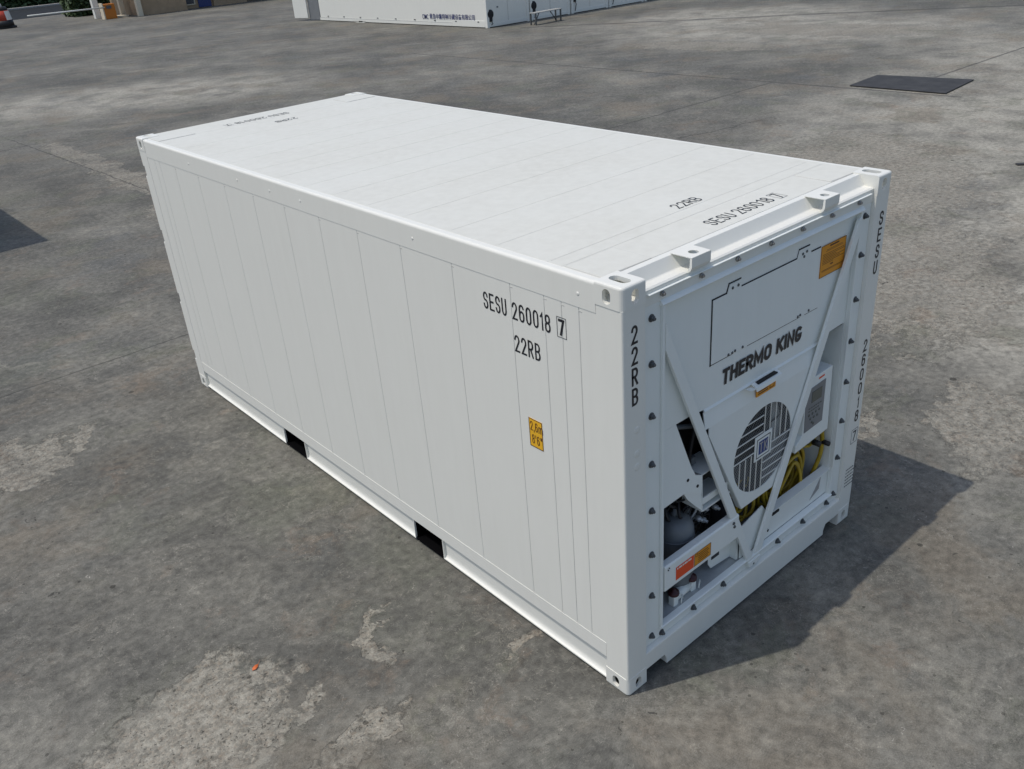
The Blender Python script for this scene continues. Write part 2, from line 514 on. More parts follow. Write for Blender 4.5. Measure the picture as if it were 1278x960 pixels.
    pale = mth('MULTIPLY', pale, rng(n_mid.outputs[0], .30, .62, .35, 1.0))
    col = mixc(mth('MULTIPLY', pale, .88), col, (.335, .320, .284))
    # warm and greenish tints
    n_t1 = noise(.55, 5, .6, WP); n_t2 = noise(.8, 5, .6)
    col = mixc(rng(n_t1.outputs[0], .50, .68, 0, .55), col, (.178, .152, .120))
    off = N(nt, 'ShaderNodeVectorMath', operation='ADD'); L(WP, off.inputs[0]); off.inputs[1].default_value = (31, 17, 3)
    n_t3 = noise(.7, 5, .6, off.outputs[0])
    col = mixc(rng(n_t3.outputs[0], .54, .72, 0, .5), col, (.118, .124, .100))
    off2 = N(nt, 'ShaderNodeVectorMath', operation='ADD'); L(WP, off2.inputs[0]); off2.inputs[1].default_value = (-11, 7, 9)
    n_t4 = noise(.45, 5, .6, off2.outputs[0])
    col = mixc(rng(n_t4.outputs[0], .54, .72, 0, .45), col, (.098, .104, .110))
    # blobs of worn surface with exposed aggregate
    def blob(cx, cy, rx, ry, rot=0, soft=.35):
        q = N(nt, 'ShaderNodeMapping'); q.vector_type = 'TEXTURE'
        q.inputs['Location'].default_value = (cx, cy, 0); q.inputs['Rotation'].default_value = (0, 0, R(rot)); q.inputs['Scale'].default_value = (rx, ry, 1000)
        L(WP, q.inputs['Vector'])
        ln = N(nt, 'ShaderNodeVectorMath', operation='LENGTH'); L(q.outputs[0], ln.inputs[0])
        return mth('SUBTRACT', 1.0, ln.outputs['Value'])
    blobs = [(-2.05, 1.75, .78, .44, 10), (-1.25, .80, .34, .16, 20), (-1.5, 1.45, .22, .16, 0), (-1.95, 5.75, .65, .50, 40),
             (-1.28, 5.85, .30, .12, 60), (10.5, 4.3, 3.9, 1.7, 30), (7.2, 1.9, 2.3, 1.3, 20), (4.4, -.2, .9, .55, 30),
             (26.5, 14.5, 4.2, 1.6, 100), (22.0, 16.5, 3.0, 1.2, 100), (-.75, 1.55, .34, .09, 55), (3.6, .62, .45, .12, 20),
             (3.0, 17, .35, 6.5, 0), (2.95, 12.6, .8, 1.5, 20), (-.1, .8, .08, .20, 100)]
    mask = None
    for b_ in blobs:
        v = blob(*b_)
        mask = v if mask is None else mth('MAXIMUM', mask, v)
    n_edge = noise(5, 9, .75)
    mask = mth('ADD', mask, mth('MULTIPLY', mth('SUBTRACT', n_edge.outputs[0], .5), 1.7))
    agg = mth('MULTIPLY', rng(mask, .08, .24), rng(n_str.outputs[0], .34, .56, .35, 1.0))
    n_rand = noise(.38, 7, .62, off.outputs[0])
    rnd = mth('ADD', n_rand.outputs[0], mth('MULTIPLY', mth('SUBTRACT', n_edge.outputs[0], .5), .35))
    agg2 = rng(rnd, .60, .80, 0, .55)
    agg = mth('MAXIMUM', agg, agg2)
    v1 = N(nt, 'ShaderNodeTexVoronoi', inp={'Scale': 55.0, 'Randomness': 1.0}); L(POS, v1.inputs['Vector'])
    v2 = N(nt, 'ShaderNodeTexVoronoi', inp={'Scale': 26.0, 'Randomness': 1.0}); L(WP, v2.inputs['Vector'])
    sepc = N(nt, 'ShaderNodeSeparateColor'); L(v1.outputs['Color'], sepc.inputs[0])
    peb = N(nt, 'ShaderNodeValToRGB'); L(sepc.outputs[0], peb.inputs[0])
    pe = peb.color_ramp.elements
    pe[0].position = 0; pe[0].color = (.13, .122, .106, 1)
    pe[1].position = 1; pe[1].color = (.33, .315, .275, 1)
    e = pe.new(.5); e.color = (.205, .194, .170, 1)
    e = pe.new(.8); e.color = (.235, .195, .155, 1)
    pebc = mixc(rng(n_fine.outputs[0], .35, .65, .1, .75), peb.outputs[0], (.262, .250, .222))
    # pits between the stones
    sep2 = N(nt, 'ShaderNodeSeparateColor'); L(v2.outputs['Color'], sep2.inputs[0])
    pit = mth('MULTIPLY', rng(v2.outputs['Distance'], .16, .30, 1, 0), rng(sep2.outputs[0], .55, .62))
    pebc = mixc(mth('MULTIPLY', pit, .85), pebc, (.045, .042, .036))
    col = mixc(mth('MULTIPLY', agg, .85), col, pebc)
    rim = mth('MULTIPLY', rng(mask, .04, .10), rng(mask, .12, .17, 1, 0))
    col = mixc(mth('MULTIPLY', mth('MULTIPLY', rim, rng(n_mid.outputs[0], .42, .56)), .5), col, (.07, .067, .06))
    # pale smears, dark stains
    sm = noise(3.2, 10, .72, ST)
    col = mixc(rng(sm.outputs[0], .58, .78, 0, .45), col, (.27, .255, .22))
    off3 = N(nt, 'ShaderNodeVectorMath', operation='ADD'); L(WP, off3.inputs[0]); off3.inputs[1].default_value = (5, -23, 3)
    ds = noise(.75, 10, .70, off3.outputs[0])
    col = mixc(rng(ds.outputs[0], .54, .74, 0, .60), col, (.060, .059, .057))
    ds2 = noise(4.5, 8, .7, off3.outputs[0])
    col = mixc(rng(ds2.outputs[0], .58, .76, 0, .32), col, (.065, .062, .056))
    # far smears: long thin dark tyre and wash marks
    mp2 = N(nt, 'ShaderNodeMapping'); mp2.vector_type = 'TEXTURE'; mp2.inputs['Rotation'].default_value = (0, 0, R(-42)); mp2.inputs['Scale'].default_value = (6.5, 1.0, 1)
    L(WP, mp2.inputs['Vector'])
    ty = noise(1.4, 10, .7, mp2.outputs[0])
    col = mixc(rng(ty.outputs[0], .55, .72, 0, .50), col, (.075, .073, .069))
    col = mixc(rng(ty.outputs[0], .30, .44, .45, 0), col, (.26, .247, .215))
    v5 = N(nt, 'ShaderNodeTexVoronoi', inp={'Scale': 38.0, 'Randomness': 1.0}); L(WP, v5.inputs['Vector'])
    s5 = N(nt, 'ShaderNodeSeparateColor'); L(v5.outputs['Color'], s5.inputs[0])
    spk = mth('MULTIPLY', mth('LESS_THAN', v5.outputs['Distance'], mth('MULTIPLY', s5.outputs[2], .34)), mth('GREATER_THAN', s5.outputs[0], .60))
    spk = mth('MULTIPLY', spk, rng(n_fine.outputs[0], .42, .60))
    col = mixc(mth('MULTIPLY', spk, mth('ADD', mth('MULTIPLY', mth('MAXIMUM', pale, agg), .5), .12)), col, (.04, .038, .034))
    # scattered black gum spots and small stones
    # rusty and mossy tints in small patches
    off4 = N(nt, 'ShaderNodeVectorMath', operation='ADD'); L(WP, off4.inputs[0]); off4.inputs[1].default_value = (61, -9, 2)
    ru = noise(1.5, 8, .68, off4.outputs[0])
    col = mixc(rng(ru.outputs[0], .55, .72, 0, .30), col, (.215, .145, .100))
    off5 = N(nt, 'ShaderNodeVectorMath', operation='ADD'); L(WP, off5.inputs[0]); off5.inputs[1].default_value = (-41, 33, 2)
    mo = noise(1.3, 6, .6, off5.outputs[0])
    col = mixc(rng(mo.outputs[0], .54, .70, 0, .45), col, (.125, .130, .098))
    # wispy pale scratches: thin contour lines of a noise, kept only in places
    def wisp(scale, vec, width, keep_a, keep_b, amt, col):
        wv = noise(scale, 5, .62, vec)
        ln_ = rng(mth('ABSOLUTE', mth('SUBTRACT', wv.outputs[0], .5)), 0, width, 1, 0)
        kp_ = noise(scale * .8, 6, .65, off4.outputs[0])
        return mixc(mth('MULTIPLY', mth('MULTIPLY', ln_, rng(kp_.outputs[0], keep_a, keep_b)), amt), col, (.31, .295, .26))
    col = wisp(4.0, mp3.outputs[0], .012, .50, .60, .50, col)
    col = wisp(9.0, POS, .016, .50, .60, .45, col)
    wd = noise(2.6, 6, .65, ST)
    wl = rng(mth('ABSOLUTE', mth('SUBTRACT', wd.outputs[0], .5)), 0, .016, 1, 0)
    col = mixc(mth('MULTIPLY', mth('MULTIPLY', wl, rng(mo.outputs[0], .46, .60)), .45), col, (.055, .053, .048))
    # small dark dots
    for sc_, rad_, sel_, amt_ in ((2.3, .075, .45, .75), (6.0, .13, .66, .7), (15.0, .19, .74, .6)):
        vd = N(nt, 'ShaderNodeTexVoronoi', inp={'Scale': sc_, 'Randomness': 1.0})
        wob = N(nt, 'ShaderNodeVectorMath', operation='SCALE'); L(n_fine.outputs['Color'], wob.inputs[0]); wob.inputs['Scale'].default_value = .03
        wob2 = N(nt, 'ShaderNodeVectorMath', operation='ADD'); L(POS, wob2.inputs[0]); L(wob.outputs[0], wob2.inputs[1])
        L(wob2.outputs[0], vd.inputs['Vector'])
        sd = N(nt, 'ShaderNodeSeparateColor'); L(vd.outputs['Color'], sd.inputs[0])
        dd = mth('MULTIPLY', mth('LESS_THAN', vd.outputs['Distance'], mth('MULTIPLY', mth('POWER', sd.outputs[1], 1.6), rad_)), mth('GREATER_THAN', sd.outputs[0], sel_))
        col = mixc(mth('MULTIPLY', dd, amt_), col, (.034, .032, .028))
    v3 = N(nt, 'ShaderNodeTexVoronoi', inp={'Scale': 5.5, 'Randomness': 1.0}); L(WP, v3.inputs['Vector'])
    s3 = N(nt, 'ShaderNodeSeparateColor'); L(v3.outputs['Color'], s3.inputs[0])
    thr = mth('MULTIPLY', s3.outputs[1], .14)
    spot = mth('MULTIPLY', mth('LESS_THAN', v3.outputs['Distance'], thr), mth('GREATER_THAN', s3.outputs[0], .74))
    col = mixc(mth('MULTIPLY', spot, .72), col, (.045, .043, .04))
    v4 = N(nt, 'ShaderNodeTexVoronoi', inp={'Scale': 14, 'Randomness': 1.0}); L(WP, v4.inputs['Vector'])
    s4 = N(nt, 'ShaderNodeSeparateColor'); L(v4.outputs['Color'], s4.inputs[0])
    chip = mth('MULTIPLY', mth('LESS_THAN', v4.outputs['Distance'], mth('MULTIPLY', s4.outputs[1], .15)), mth('GREATER_THAN', s4.outputs[0], .9))
    col = mixc(mth('MULTIPLY', chip, .6), col, (.40, .38, .35))
    # grain
    g = mth('ADD', mth('MULTIPLY', n_grain.outputs[0], .6), mth('MULTIPLY', n_grain2.outputs[0], .4))
    g = mth('ADD', g, mth('MULTIPLY', mth('SUBTRACT', n_fine.outputs[0], .5), .8))
    gm = rng(g, .25, .75, .42, 1.58, False)
    gc = N(nt, 'ShaderNodeCombineColor')
    for i, k_ in enumerate((1.045, 1.04, .99)): L(mth('MULTIPLY', gm, k_), gc.inputs[i])
    col = mixc(1.0, col, gc.outputs[0], 'MULTIPLY')
    # slab joints and cracks
    cw = noise(3.0, 6, .7)
    csub = N(nt, 'ShaderNodeVectorMath', operation='SUBTRACT'); L(cw.outputs['Color'], csub.inputs[0]); csub.inputs[1].default_value = (.5, .5, .5)
    sp = N(nt, 'ShaderNodeSeparateXYZ'); L(POS, sp.inputs[0])
    sw = N(nt, 'ShaderNodeSeparateXYZ'); L(csub.outputs[0], sw.inputs[0])
    def seg(ax, ay, bx, by, w, wob):
        dx, dy = bx - ax, by - ay; ll = math.hypot(dx, dy); dx /= ll; dy /= ll
        px = mth('SUBTRACT', mth('ADD', sp.outputs[0], mth('MULTIPLY', sw.outputs[0], wob)), ax)
        py = mth('SUBTRACT', mth('ADD', sp.outputs[1], mth('MULTIPLY', sw.outputs[1], wob)), ay)
        along = mth('ADD', mth('MULTIPLY', px, dx), mth('MULTIPLY', py, dy))
        across = mth('ABSOLUTE', mth('SUBTRACT', mth('MULTIPLY', px, dy), mth('MULTIPLY', py, dx)))
        ins = mth('MULTIPLY', mth('GREATER_THAN', along, 0.0), mth('LESS_THAN', along, ll))
        return mth('MULTIPLY', rng(across, w * .5, w, 1, 0), ins)
    segs = [(-14, 7.62, 2.75, 7.43, .012, .05), (17.4, 6, 17.1, 26, .06, .12), (19.4, 7.55, 60, 7.5, .05, .05), (2.75, 10.7, 17.4, 10.7, .035, .10),
            (24.0, 27.7, 30.6, 17.2, .20, .12), (30.6, 17.2, 35.5, 8.5, .22, .12), (2.55, 24, 2.75, 18.2, .02, .15),
            (2.75, 18.2, 2.95, 10.7, .02, .2), (3.05, .30, 3.5, .58, .012, .05), (9.5, 9.2, 13.5, 8.4, .02, .5),
            (-14, 22.5, 2.6, 22.4, .03, .15)]
    cm = None
    for s_ in segs:
        v = seg(*s_)
        cm = v if cm is None else mth('MAXIMUM', cm, v)
    cbreak = rng(n_edge.outputs[0], .32, .5, .25, .9)
    cm = mth('MULTIPLY', cm, cbreak)
    col = mixc(mth('MULTIPLY', cm, .75), col, (.055, .053, .05))
    L(col, p.inputs['Base Color'])
    p.inputs['Roughness'].default_value = .86
    p.inputs['Specular IOR Level'].default_value = .3
    h = mth('ADD', mth('MULTIPLY', n_fine.outputs[0], .35), mth('MULTIPLY', n_grain.outputs[0], .22))
    h = mth('ADD', h, mth('MULTIPLY', mth('SUBTRACT', mth('MULTIPLY', v1.outputs['Distance'], -.6), mth('MULTIPLY', pit, .9)), agg))
    h = mth('SUBTRACT', h, mth('MULTIPLY', agg, .35))
    h = mth('SUBTRACT', h, mth('MULTIPLY', cm, 1.2))
    h = mth('ADD', h, mth('MULTIPLY', mth('ADD', spot, chip), .5))
    b = N(nt, 'ShaderNodeBump', inp={'Strength': .8, 'Distance': .008})
    L(h, b.inputs['Height']); L(b.outputs[0], p.inputs['Normal'])
    return m

g = MB()
g.quad((-700, -700, 0), (700, -700, 0), (700, 1100, 0), (-700, 1100, 0))
tag(g.build('ground', ground_material()), kind='structure')

# ------------------------------------------------------------------ THE CONTAINER
W, LN, H = 2.438, 6.058, 2.591
box = empty('shipping_container')
tag(box, 'white refrigerated shipping container with cooling unit on its near end, standing alone in the foreground', 'shipping container')

def casting(cx, cy, top, sx, sy, parent):
    """corner casting; cx,cy = outer corner, sx,sy = direction inwards"""
    hz = .118 if top else .128
    wx, wy = .162, .178
    b = MB(); b.box(0, wx, 0, wy, 0, hz)
    es = [e for e in b.bm.edges if all(v.co.x < .001 and v.co.y < .001 for v in e.verts)]
    bmesh.ops.bevel(b.bm, geom=es, offset=.026, segments=5, affect='EDGES', profile=.5)
    es = [e for e in b.bm.edges if (min(v.co.x for v in e.verts) < .02 or min(v.co.y for v in e.verts) < .02)
          and ((all(v.co.z > hz - .001 for v in e.verts) and top) or (all(v.co.z < .001 for v in e.verts) and not top))
          and not all(v.co.x > wx - .001 for v in e.verts) and not all(v.co.y > wy - .001 for v in e.verts)]
    bmesh.ops.bevel(b.bm, geom=es, offset=.013, segments=3, affect='EDGES', profile=.5)
    me = bpy.data.meshes.new('corner_casting'); b.bm.to_mesh(me); b.bm.free()
    o = bpy.data.objects.new('corner_casting', me); COL.objects.link(o); me.materials.append(MAT['white'])
    zc = .055 if top else .062
    cuts = [MB().box(.022, wx - .012, .022, wy - .012, .022 if top else -.01, hz - .024 if top else hz - .02)]
    cuts.append(MB().prism(stadium(.100, zc, .052, .078), 'x', -.02, .06))
    cuts.append(MB().prism(stadium(.090, zc, .050, .074), 'y', -.02, .06))
    if top: cuts.append(MB().prism(stadium(.086, .092, .060, .120), 'z', hz - .06, hz + .02))
    for c in cuts: boolean_cut(o, c)
    me = o.data
    z0 = H - hz if top else 0.0
    for v in me.vertices: v.co = Vector((cx + sx * v.co.x, cy + sy * v.co.y, z0 + v.co.z))
    if sx * sy < 0: me.flip_normals()
    o.parent = parent
    return o
for top in (True, False):
    for cx, sx in ((0, 1), (W, -1)):
        for cy, sy in ((0, 1), (LN, -1)):
            casting(cx, cy, top, sx, sy, box)

# corner posts: L sections with a rounded outer edge; near the rear the hinge pockets notch them
def post(cx, cy, sx, sy, rear=False):
    m = MB()
    t = .003
    a = .012
    pts = []
    for k in range(5):
        th = math.pi + k * math.pi / 8
        pts.append((t + a + a * math.cos(th), t + a + a * math.sin(th)))
    pts += [(.163, t), (.163, .045), (.045, .045), (.045, .172), (t, .172)]
    def P(p): return (cx + sx * p[0], cy + sy * p[1])
    zs = [(.128, 2.473)]
    if rear:
        gaps = [(.30, .405), (.938, 1.04), (1.574, 1.70), (2.225, 2.323)]
        zs, z = [], .128
        for a0, a1 in gaps: zs.append((z, a0)); z = a1
        zs.append((z, 2.473))
        for a0, a1 in gaps:
            q = [(p[0], max(p[1], .028)) for p in pts]
            q = [(t, .042), (.163, .042), (.163, .0455), (.045, .0455), (.045, .172), (t, .172)]
            m.prism([P(p) for p in q], 'z', a0, a1)
    for a0, a1 in zs: m.prism([P(p) for p in pts], 'z', a0, a1)
    o = m.build('corner_post', 'white', box)
    return o
for cx, sx in ((0, 1), (W, -1)):
    post(cx, 0, sx, 1)
    post(cx, LN, sx, -1, rear=True)

# post markings: small dents/welds on the near left post face
m = MB()
for z, w, hh in ((1.80, .05, .12), (1.66, .05, .05), (1.58, .055, .13)):
    m.lathe((.098, .004, z), [(w * .45, 0), (w * .40, -.0018), (w * .2, -.0022), (.0001, -.0023)], n=20, axis='y')
build_each(m, 'weld_boss', 'white', box)

# side walls
seams = [5.706, 5.60, 5.245, 4.764, 4.262, 3.764, 3.27, 2.779, 2.298, 1.812, 1.302, .802, .540, .413, .290]
def side(x0, sx):
    m = MB()
    m.box(x0 + sx * .016, x0 + sx * .06, .172, LN - .172, .28, 2.45)
    edges = [LN - .1705] + seams + [.1705]
    for a, b in zip(edges, edges[1:]):
        m.box(x0 + sx * .0054, x0 + sx * .018, b + .0022, a - .0022, .295, 2.44, bev=.0012, seg=1)
    m.build('side_wall', 'white', box)
    # sealant lines in the seams
    s = MB()
    for y in seams: s.box(x0 + sx * .0072, x0 + sx * .017, y - .0022, y + .0022, .30, 2.43)
    build_each(s, 'seam_sealant', 'seam', box)
    # small rivet tabs at the seam ends
    r = MB()
    for y in seams[2:]:
        r.box(x0 + sx * .0048, x0 + sx * .010, y - .022, y + .002, 2.400, 2.405)
        r.box(x0 + sx * .0046, x0 + sx * .0085, y - .02, y + .012, .316, .321)
    build_each(r, 'seam_tab', 'seam', box) if x0 == 0 else r.bm.free()
    # top side rail
    t = MB()
    pr = [(.0032, 2.424), (.0032, 2.566)]
    for k in range(1, 6):
        th = math.pi - k * math.pi / 10
        pr.append((.0032 + .018 + .018 * math.cos(th), 2.566 + .018 * math.sin(th)))
    pr += [(.075, 2.5845), (.075, 2.56), (.02, 2.43), (.02, 2.424)]
    t.prism([(x0 + sx * a, b) for a, b in pr], 'y', .1745, LN - .1745)
    t.build('top_side_rail', 'white', box)
    d = MB()
    for y in (.29, 3.98, 3.45, 3.0, 1.66, 4.9):
        d.lathe((x0 + sx * .0036, y, 2.495), [(.010, 0), (.010, -.0015 * sx), (.006, -.003 * sx), (.0005, -.003 * sx)], n=12, axis='x')
    build_each(d, 'rail_rivet', 'white', box)
    # bottom side rail: apron above, channel below with a flared foot, cut at the fork pockets
    def prof():
        o_ = [(.0036, .312), (.0036, .205), (.009, .197), (.026, .186), (.026, .074), (.0248, .060), (.021, .049), (.016, .042), (.010, .038), (.004, .036), (.004, .027),
              (.030, .030), (.052, .046), (.062, .085), (.062, .18), (.012, .215), (.012, .312)]
        return [(x0 + sx * a, b) for a, b in o_]
    up_ = [(.0036, .312), (.0036, .205), (.009, .197), (.062, .180), (.062, .215), (.012, .215), (.012, .312)]
    up_ = [(x0 + sx * a, b) for a, b in up_]
    cuts = [(1.800, 2.150), (3.800, 4.180)]
    b = MB()
    ys = [.1745, 1.800, 2.150, 3.800, 4.180, LN - .1745]
    b.prism(prof(), 'y', ys[0], ys[1]); b.prism(up_, 'y', ys[1], ys[2]); b.prism(prof(), 'y', ys[2], ys[3])
    b.prism(up_, 'y', ys[3], ys[4]); b.prism(prof(), 'y', ys[4], ys[5])
    for y in (1.792, 2.150, 3.792, 4.180):       # plates closing the rail beside each pocket
        b.prism([(x0 + sx * .005, .03), (x0 + sx * .11, .03), (x0 + sx * .11, .195), (x0 + sx * .0075, .195)], 'y', y, y + .008)
    # small stiffener near the front end
    b.prism([(x0 + sx * .004, .036), (x0 + sx * .05, .175), (x0 + sx * .06, .175), (x0 + sx * .06, .036)], 'y', .1745, .182)
    b.build('bottom_side_rail', 'white', box)
side(0, 1); side(W, -1)

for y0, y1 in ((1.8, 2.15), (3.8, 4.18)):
    # an open-ended steel tunnel across the floor, the shade inside it painted black
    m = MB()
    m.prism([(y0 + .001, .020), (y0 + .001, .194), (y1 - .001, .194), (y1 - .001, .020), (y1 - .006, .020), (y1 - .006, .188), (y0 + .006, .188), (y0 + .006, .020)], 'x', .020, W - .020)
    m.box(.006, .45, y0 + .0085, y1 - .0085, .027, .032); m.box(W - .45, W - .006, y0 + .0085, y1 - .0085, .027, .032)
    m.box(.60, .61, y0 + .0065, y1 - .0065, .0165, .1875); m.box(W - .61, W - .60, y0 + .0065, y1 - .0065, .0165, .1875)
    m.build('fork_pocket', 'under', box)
m = MB()
m.box(.063, W - .063, .12, LN - .05, .197, .30)
m.build('floor_structure', 'under', box)

# roof
ry = [5.62, 5.1, 4.60, 4.18, 3.783, 3.407, 3.004, 2.631, 2.215, 1.812, 1.36, .95, .545, .44]
m = MB()
m.box(.07, W - .07, .165, LN - .02, 2.50, 2.5795)
e_ = [LN - .03] + ry + [.168]
for i, (a, b) in enumerate(zip(e_, e_[1:])):
    m.box(.050, W - .050, b + .002, a - .002, 2.572, 2.5855, bev=.001, seg=1)
m.build('roof_panel', 'roof', box)
s = MB()
for y in ry: s.box(.06, W - .06, y - .002, y + .002, 2.572, 2.5842)
build_each(s, 'roof_sealant', 'seam', box)
m = MB()
for x0, x1 in ((.060, .40), (W - .40, W - .060)):
    m.prism([(x0, .425), (x1, .425), (x1, .165), (x0, .165)] if 0 else [(x0, .180), (x1, .168), (x1, .425), (x0, .425)], 'z', 2.5845, 2.5885, bev=.001)
    m.prism([(x0, LN - .43), (x1, LN - .43), (x1, LN - .17), (x0, LN - .18)], 'z', 2.5845, 2.5885, bev=.001)
build_each(m, 'corner_plate', 'roof', box)
m = MB()
for x0, x1 in ((.055, .405), (W - .405, W - .055)):
    for y0, y1 in ((.168, .4305), (LN - .4355, LN - .165)): m.box(x0, x1, y0, y1, 2.5850, 2.5864)
build_each(m, 'plate_sealant', 'seam', box)

# rear door end (seen only along its outline)
m = MB()
m.box(.17, W - .17, LN - .13, LN - .012, 2.42, 2.575, bev=.004)
m.build('door_header', 'white', box)
MB().box(.17, W - .17, LN - .10, LN - .012, .03, .17, bev=.004).build('door_sill', 'white', box)
for x0, x1 in ((.07, W / 2 - .006), (W / 2 + .006, W - .07)):
    d = MB().box(x0, x1, LN - .060, LN - .022, .18, 2.41, bev=.006).build('door', 'white', box)
    for f in (.3, .72):
        x = x0 + (x1 - x0) * f
        q = MB(); q.tube([(x, LN - .006, .10), (x, LN - .006, 2.50)], .017, n=10)
        q.box(x - .03, x + .03, LN - .0235, LN + .004, .55, .63); q.box(x - .03, x + .03, LN - .0235, LN + .004, 1.9, 1.98)
        q.build('lock_rod', 'galv', d)
    hx = x0 if x0 < 1 else x1
    sg = 1 if x0 < 1 else -1
    for z0, z1 in ((.315, .39), (.952, 1.026), (1.59, 1.685), (2.238, 2.31)):
        MB().box(hx - sg * .035, hx + sg * .16, LN - .0225, LN - .012, z0, z1, bev=.003).build('hinge', 'galv', d)

# ---- front (machinery) end
# top end rail: dropped ledge in front of the roof edge
m = MB()
m.prism([(.1675, 2.5845), (.127, 2.5845), (.090, 2.525), (.084, 2.5215), (.036, 2.5195), (.026, 2.512), (.026, 2.43), (.06, 2.43), (.06, 2.50), (.1675, 2.51)], 'x', .1625, W - .1625)
m.build('top_end_rail', 'white', box)
# lifting lugs on the ledge
for x0 in (.505, 1.690):
    m = MB()
    out = [(x0 - .004, .136), (x0, .004), (x0 + .150, .004), (x0 + .155, .136)]
    m.prism(out, 'z', 2.5875, 2.5915)
    m.prism([(.002, 2.5905), (.002, 2.540), (.010, 2.522), (.0255, 2.508), (.0255, 2.526), (.016, 2.541), (.014, 2.5870), (.0035, 2.5905)], 'x', x0 + .0005, x0 + .1495)
    o = m.build('lifting_lug', 'white', box)
    c = MB(); c.lathe((x0 + .078, .055, 2.50), [(.027, 0), (.027, .12)], n=20)
    boolean_cut(o, c)

# end sill
m = MB()
zb, zn = .022, .105
pts = [(.170, zn), (.330, zn), (.352, .060), (.352, zb), (W - .352, zb), (W - .352, .060), (W - .330, zn), (W - .170, zn), (W - .170, .222), (.170, .222)]
m.prism([(.1632, zn)] + pts[1:7] + [(W - .1632, zn), (W - .1632, .222), (.1632, .222)], 'y', .003, .012)
m.prism([(.003, .222), (.006, .230), (.050, .246), (.09, .246), (.09, .20), (.012, .20), (.012, .222)], 'x', .1634, W - .1634)
m.box(.36, W - .36, .012, .09, .022, .034)
m.box(.352, .362, .012, .10, .024, .20); m.box(W - .362, W - .352, .012, .10, .024, .20)
m.build('end_sill', 'white', box)
MB().box(.164, W - .164, .10, .115, .03, .24).build('sill_backing', 'under', box)

# unit mounting frame (flange ring with a raised inner lip)
XL, XR, ZB, ZT = .328, 2.138, .335, 2.405
m = MB()
m.box(.1634, XL - .003, .030, .046, .2465, 2.486)
m.box(XR + .003, W - .1634, .030, .046, .2465, 2.486)
m.box(XL - .003, XR + .003, .030, .046, .2465, ZB - .003)
m.box(XL - .003, XR + .003, .030, .046, ZT + .004, 2.486)
m.prism([(.030, 2.486), (.012, 2.486), (.010, 2.489), (.012, 2.4925), (.046, 2.4925), (.046, 2.486)], 'x', .20, W - .20)
m.build('unit_frame', 'unit', box, bevel=.002)
m = MB()
m.box(XL - .022, XL - .004, .012, .0302, ZB, ZT, bev=.003)
m.box(XR + .004, XR + .020, .014, .0302, ZB, ZT, bev=.003)
m.prism([(.030, ZB - .018), (.010, ZB - .012), (.006, ZB - .002), (.012, ZB + .004), (.045, ZB + .010), (.045, ZB - .018)], 'x', XL - .022, XR + .022)
m.prism([(.030, ZT + .030), (.016, ZT + .018), (.006, ZT + .006), (.010, ZT), (.045, ZT - .004), (.045, ZT + .03)], 'x', XL - .03, XR + .03)
m.build('frame_lip', 'unit', box)

# bolts round the frame
def bolt_mesh(x, z, y=.030):
    m = MB()
    m.lathe((x, y, z), [(.021, 0), (.021, -.003), (.020, -.0035)], n=16, axis='y')
    m.lathe((x, y - .0035, z), [(.0155, 0), (.0155, -.011), (.0125, -.0135), (.0125, -.0136)], n=6, axis='y')
    m.lathe((x, y - .017, z), [(.0085, 0), (.0085, -.008), (.006, -.010), (.0005, -.0103)], n=10, axis='y')
    return m
zs_ = [2.359, 2.109, 1.81, 1.516, 1.215, .913, .616, .308]
first_bolt = {}
def put_bolt(x, z, mat):
    dark = mat
    if dark not in first_bolt:
        o = bolt_mesh(0, 0).build('bolt', dark, box)
        for p_ in o.data.polygons: p_.use_smooth = False
        first_bolt[dark] = o
        o.location = (x, 0, z)
    else:
        o = first_bolt[dark].copy(); COL.objects.link(o); o.parent = box; o.location = (x, 0, z)
    o.rotation_euler = (0, random.uniform(0, 1), 0)
for z in zs_:
    put_bolt(.237, z, 'darksteel'); put_bolt(2.208, z, 'darksteel')
for i in range(7):
    put_bolt(.309 + .3003 * i, 2.466, 'steel')
    put_bolt(.329 + .2993 * i, .272, 'darksteel')

# unit panels
UP = [(XL, 2.400), (XR, 2.400), (XR, 1.665), (1.99, 1.668), (1.90, 1.645), (.345, 1.652)]
m = MB()
m.prism([(XL, 2.400), (XR, 2.400), (XR, 1.668), (1.885, 1.660), (1.86, 1.640), (.70, 1.640), (.585, 1.652), (XL, 1.652)], 'y', .050, .056)
m.build('upper_panel', 'unit', box)
# bent lower lip of the upper panel
m = MB()
m.prism([(.050, 1.640), (.040, 1.628), (.048, 1.622), (.060, 1.636)], 'x', .70, 1.86)
m.build('panel_lip', 'unit', box)
cov = [(.748, 1.900), (1.800, 1.890), (1.800, 2.278), (1.665, 2.278), (1.650, 2.326), (1.536, 2.326), (1.520, 2.278), (.992, 2.278), (.975, 2.322), (.886, 2.322), (.868, 2.276), (.748, 2.276)]
m = MB(); m.prism(cov, 'y', .0462, .0505); cover = m.build('access_cover', 'unit', box)
gk = [(.742, 1.895), (.742, 2.281), (.863, 2.281), (.882, 2.329), (.985, 2.329)]
m = MB()
def strip_line(m, pts, w, y0, y1):
    for (ax, az), (bx, bz) in zip(pts, pts[1:]):
        d = Vector((bx - ax, bz - az)).normalized() * 1.0
        n = Vector((-d.y, d.x)) * w / 2
        e = d * w / 2
        m.prism([(ax - e.x - n.x, az - e.y - n.y), (bx + e.x - n.x, bz + e.y - n.y), (bx + e.x + n.x, bz + e.y + n.y), (ax - e.x + n.x, az - e.y + n.y)], 'y', y0, y1)
strip_line(m, gk, .0075, .0475, .0495)
strip_line(m, [(1.000, 2.2815), (1.523, 2.2815), (1.538, 2.3305), (1.642, 2.3305)], .0075, .0471, .0491)
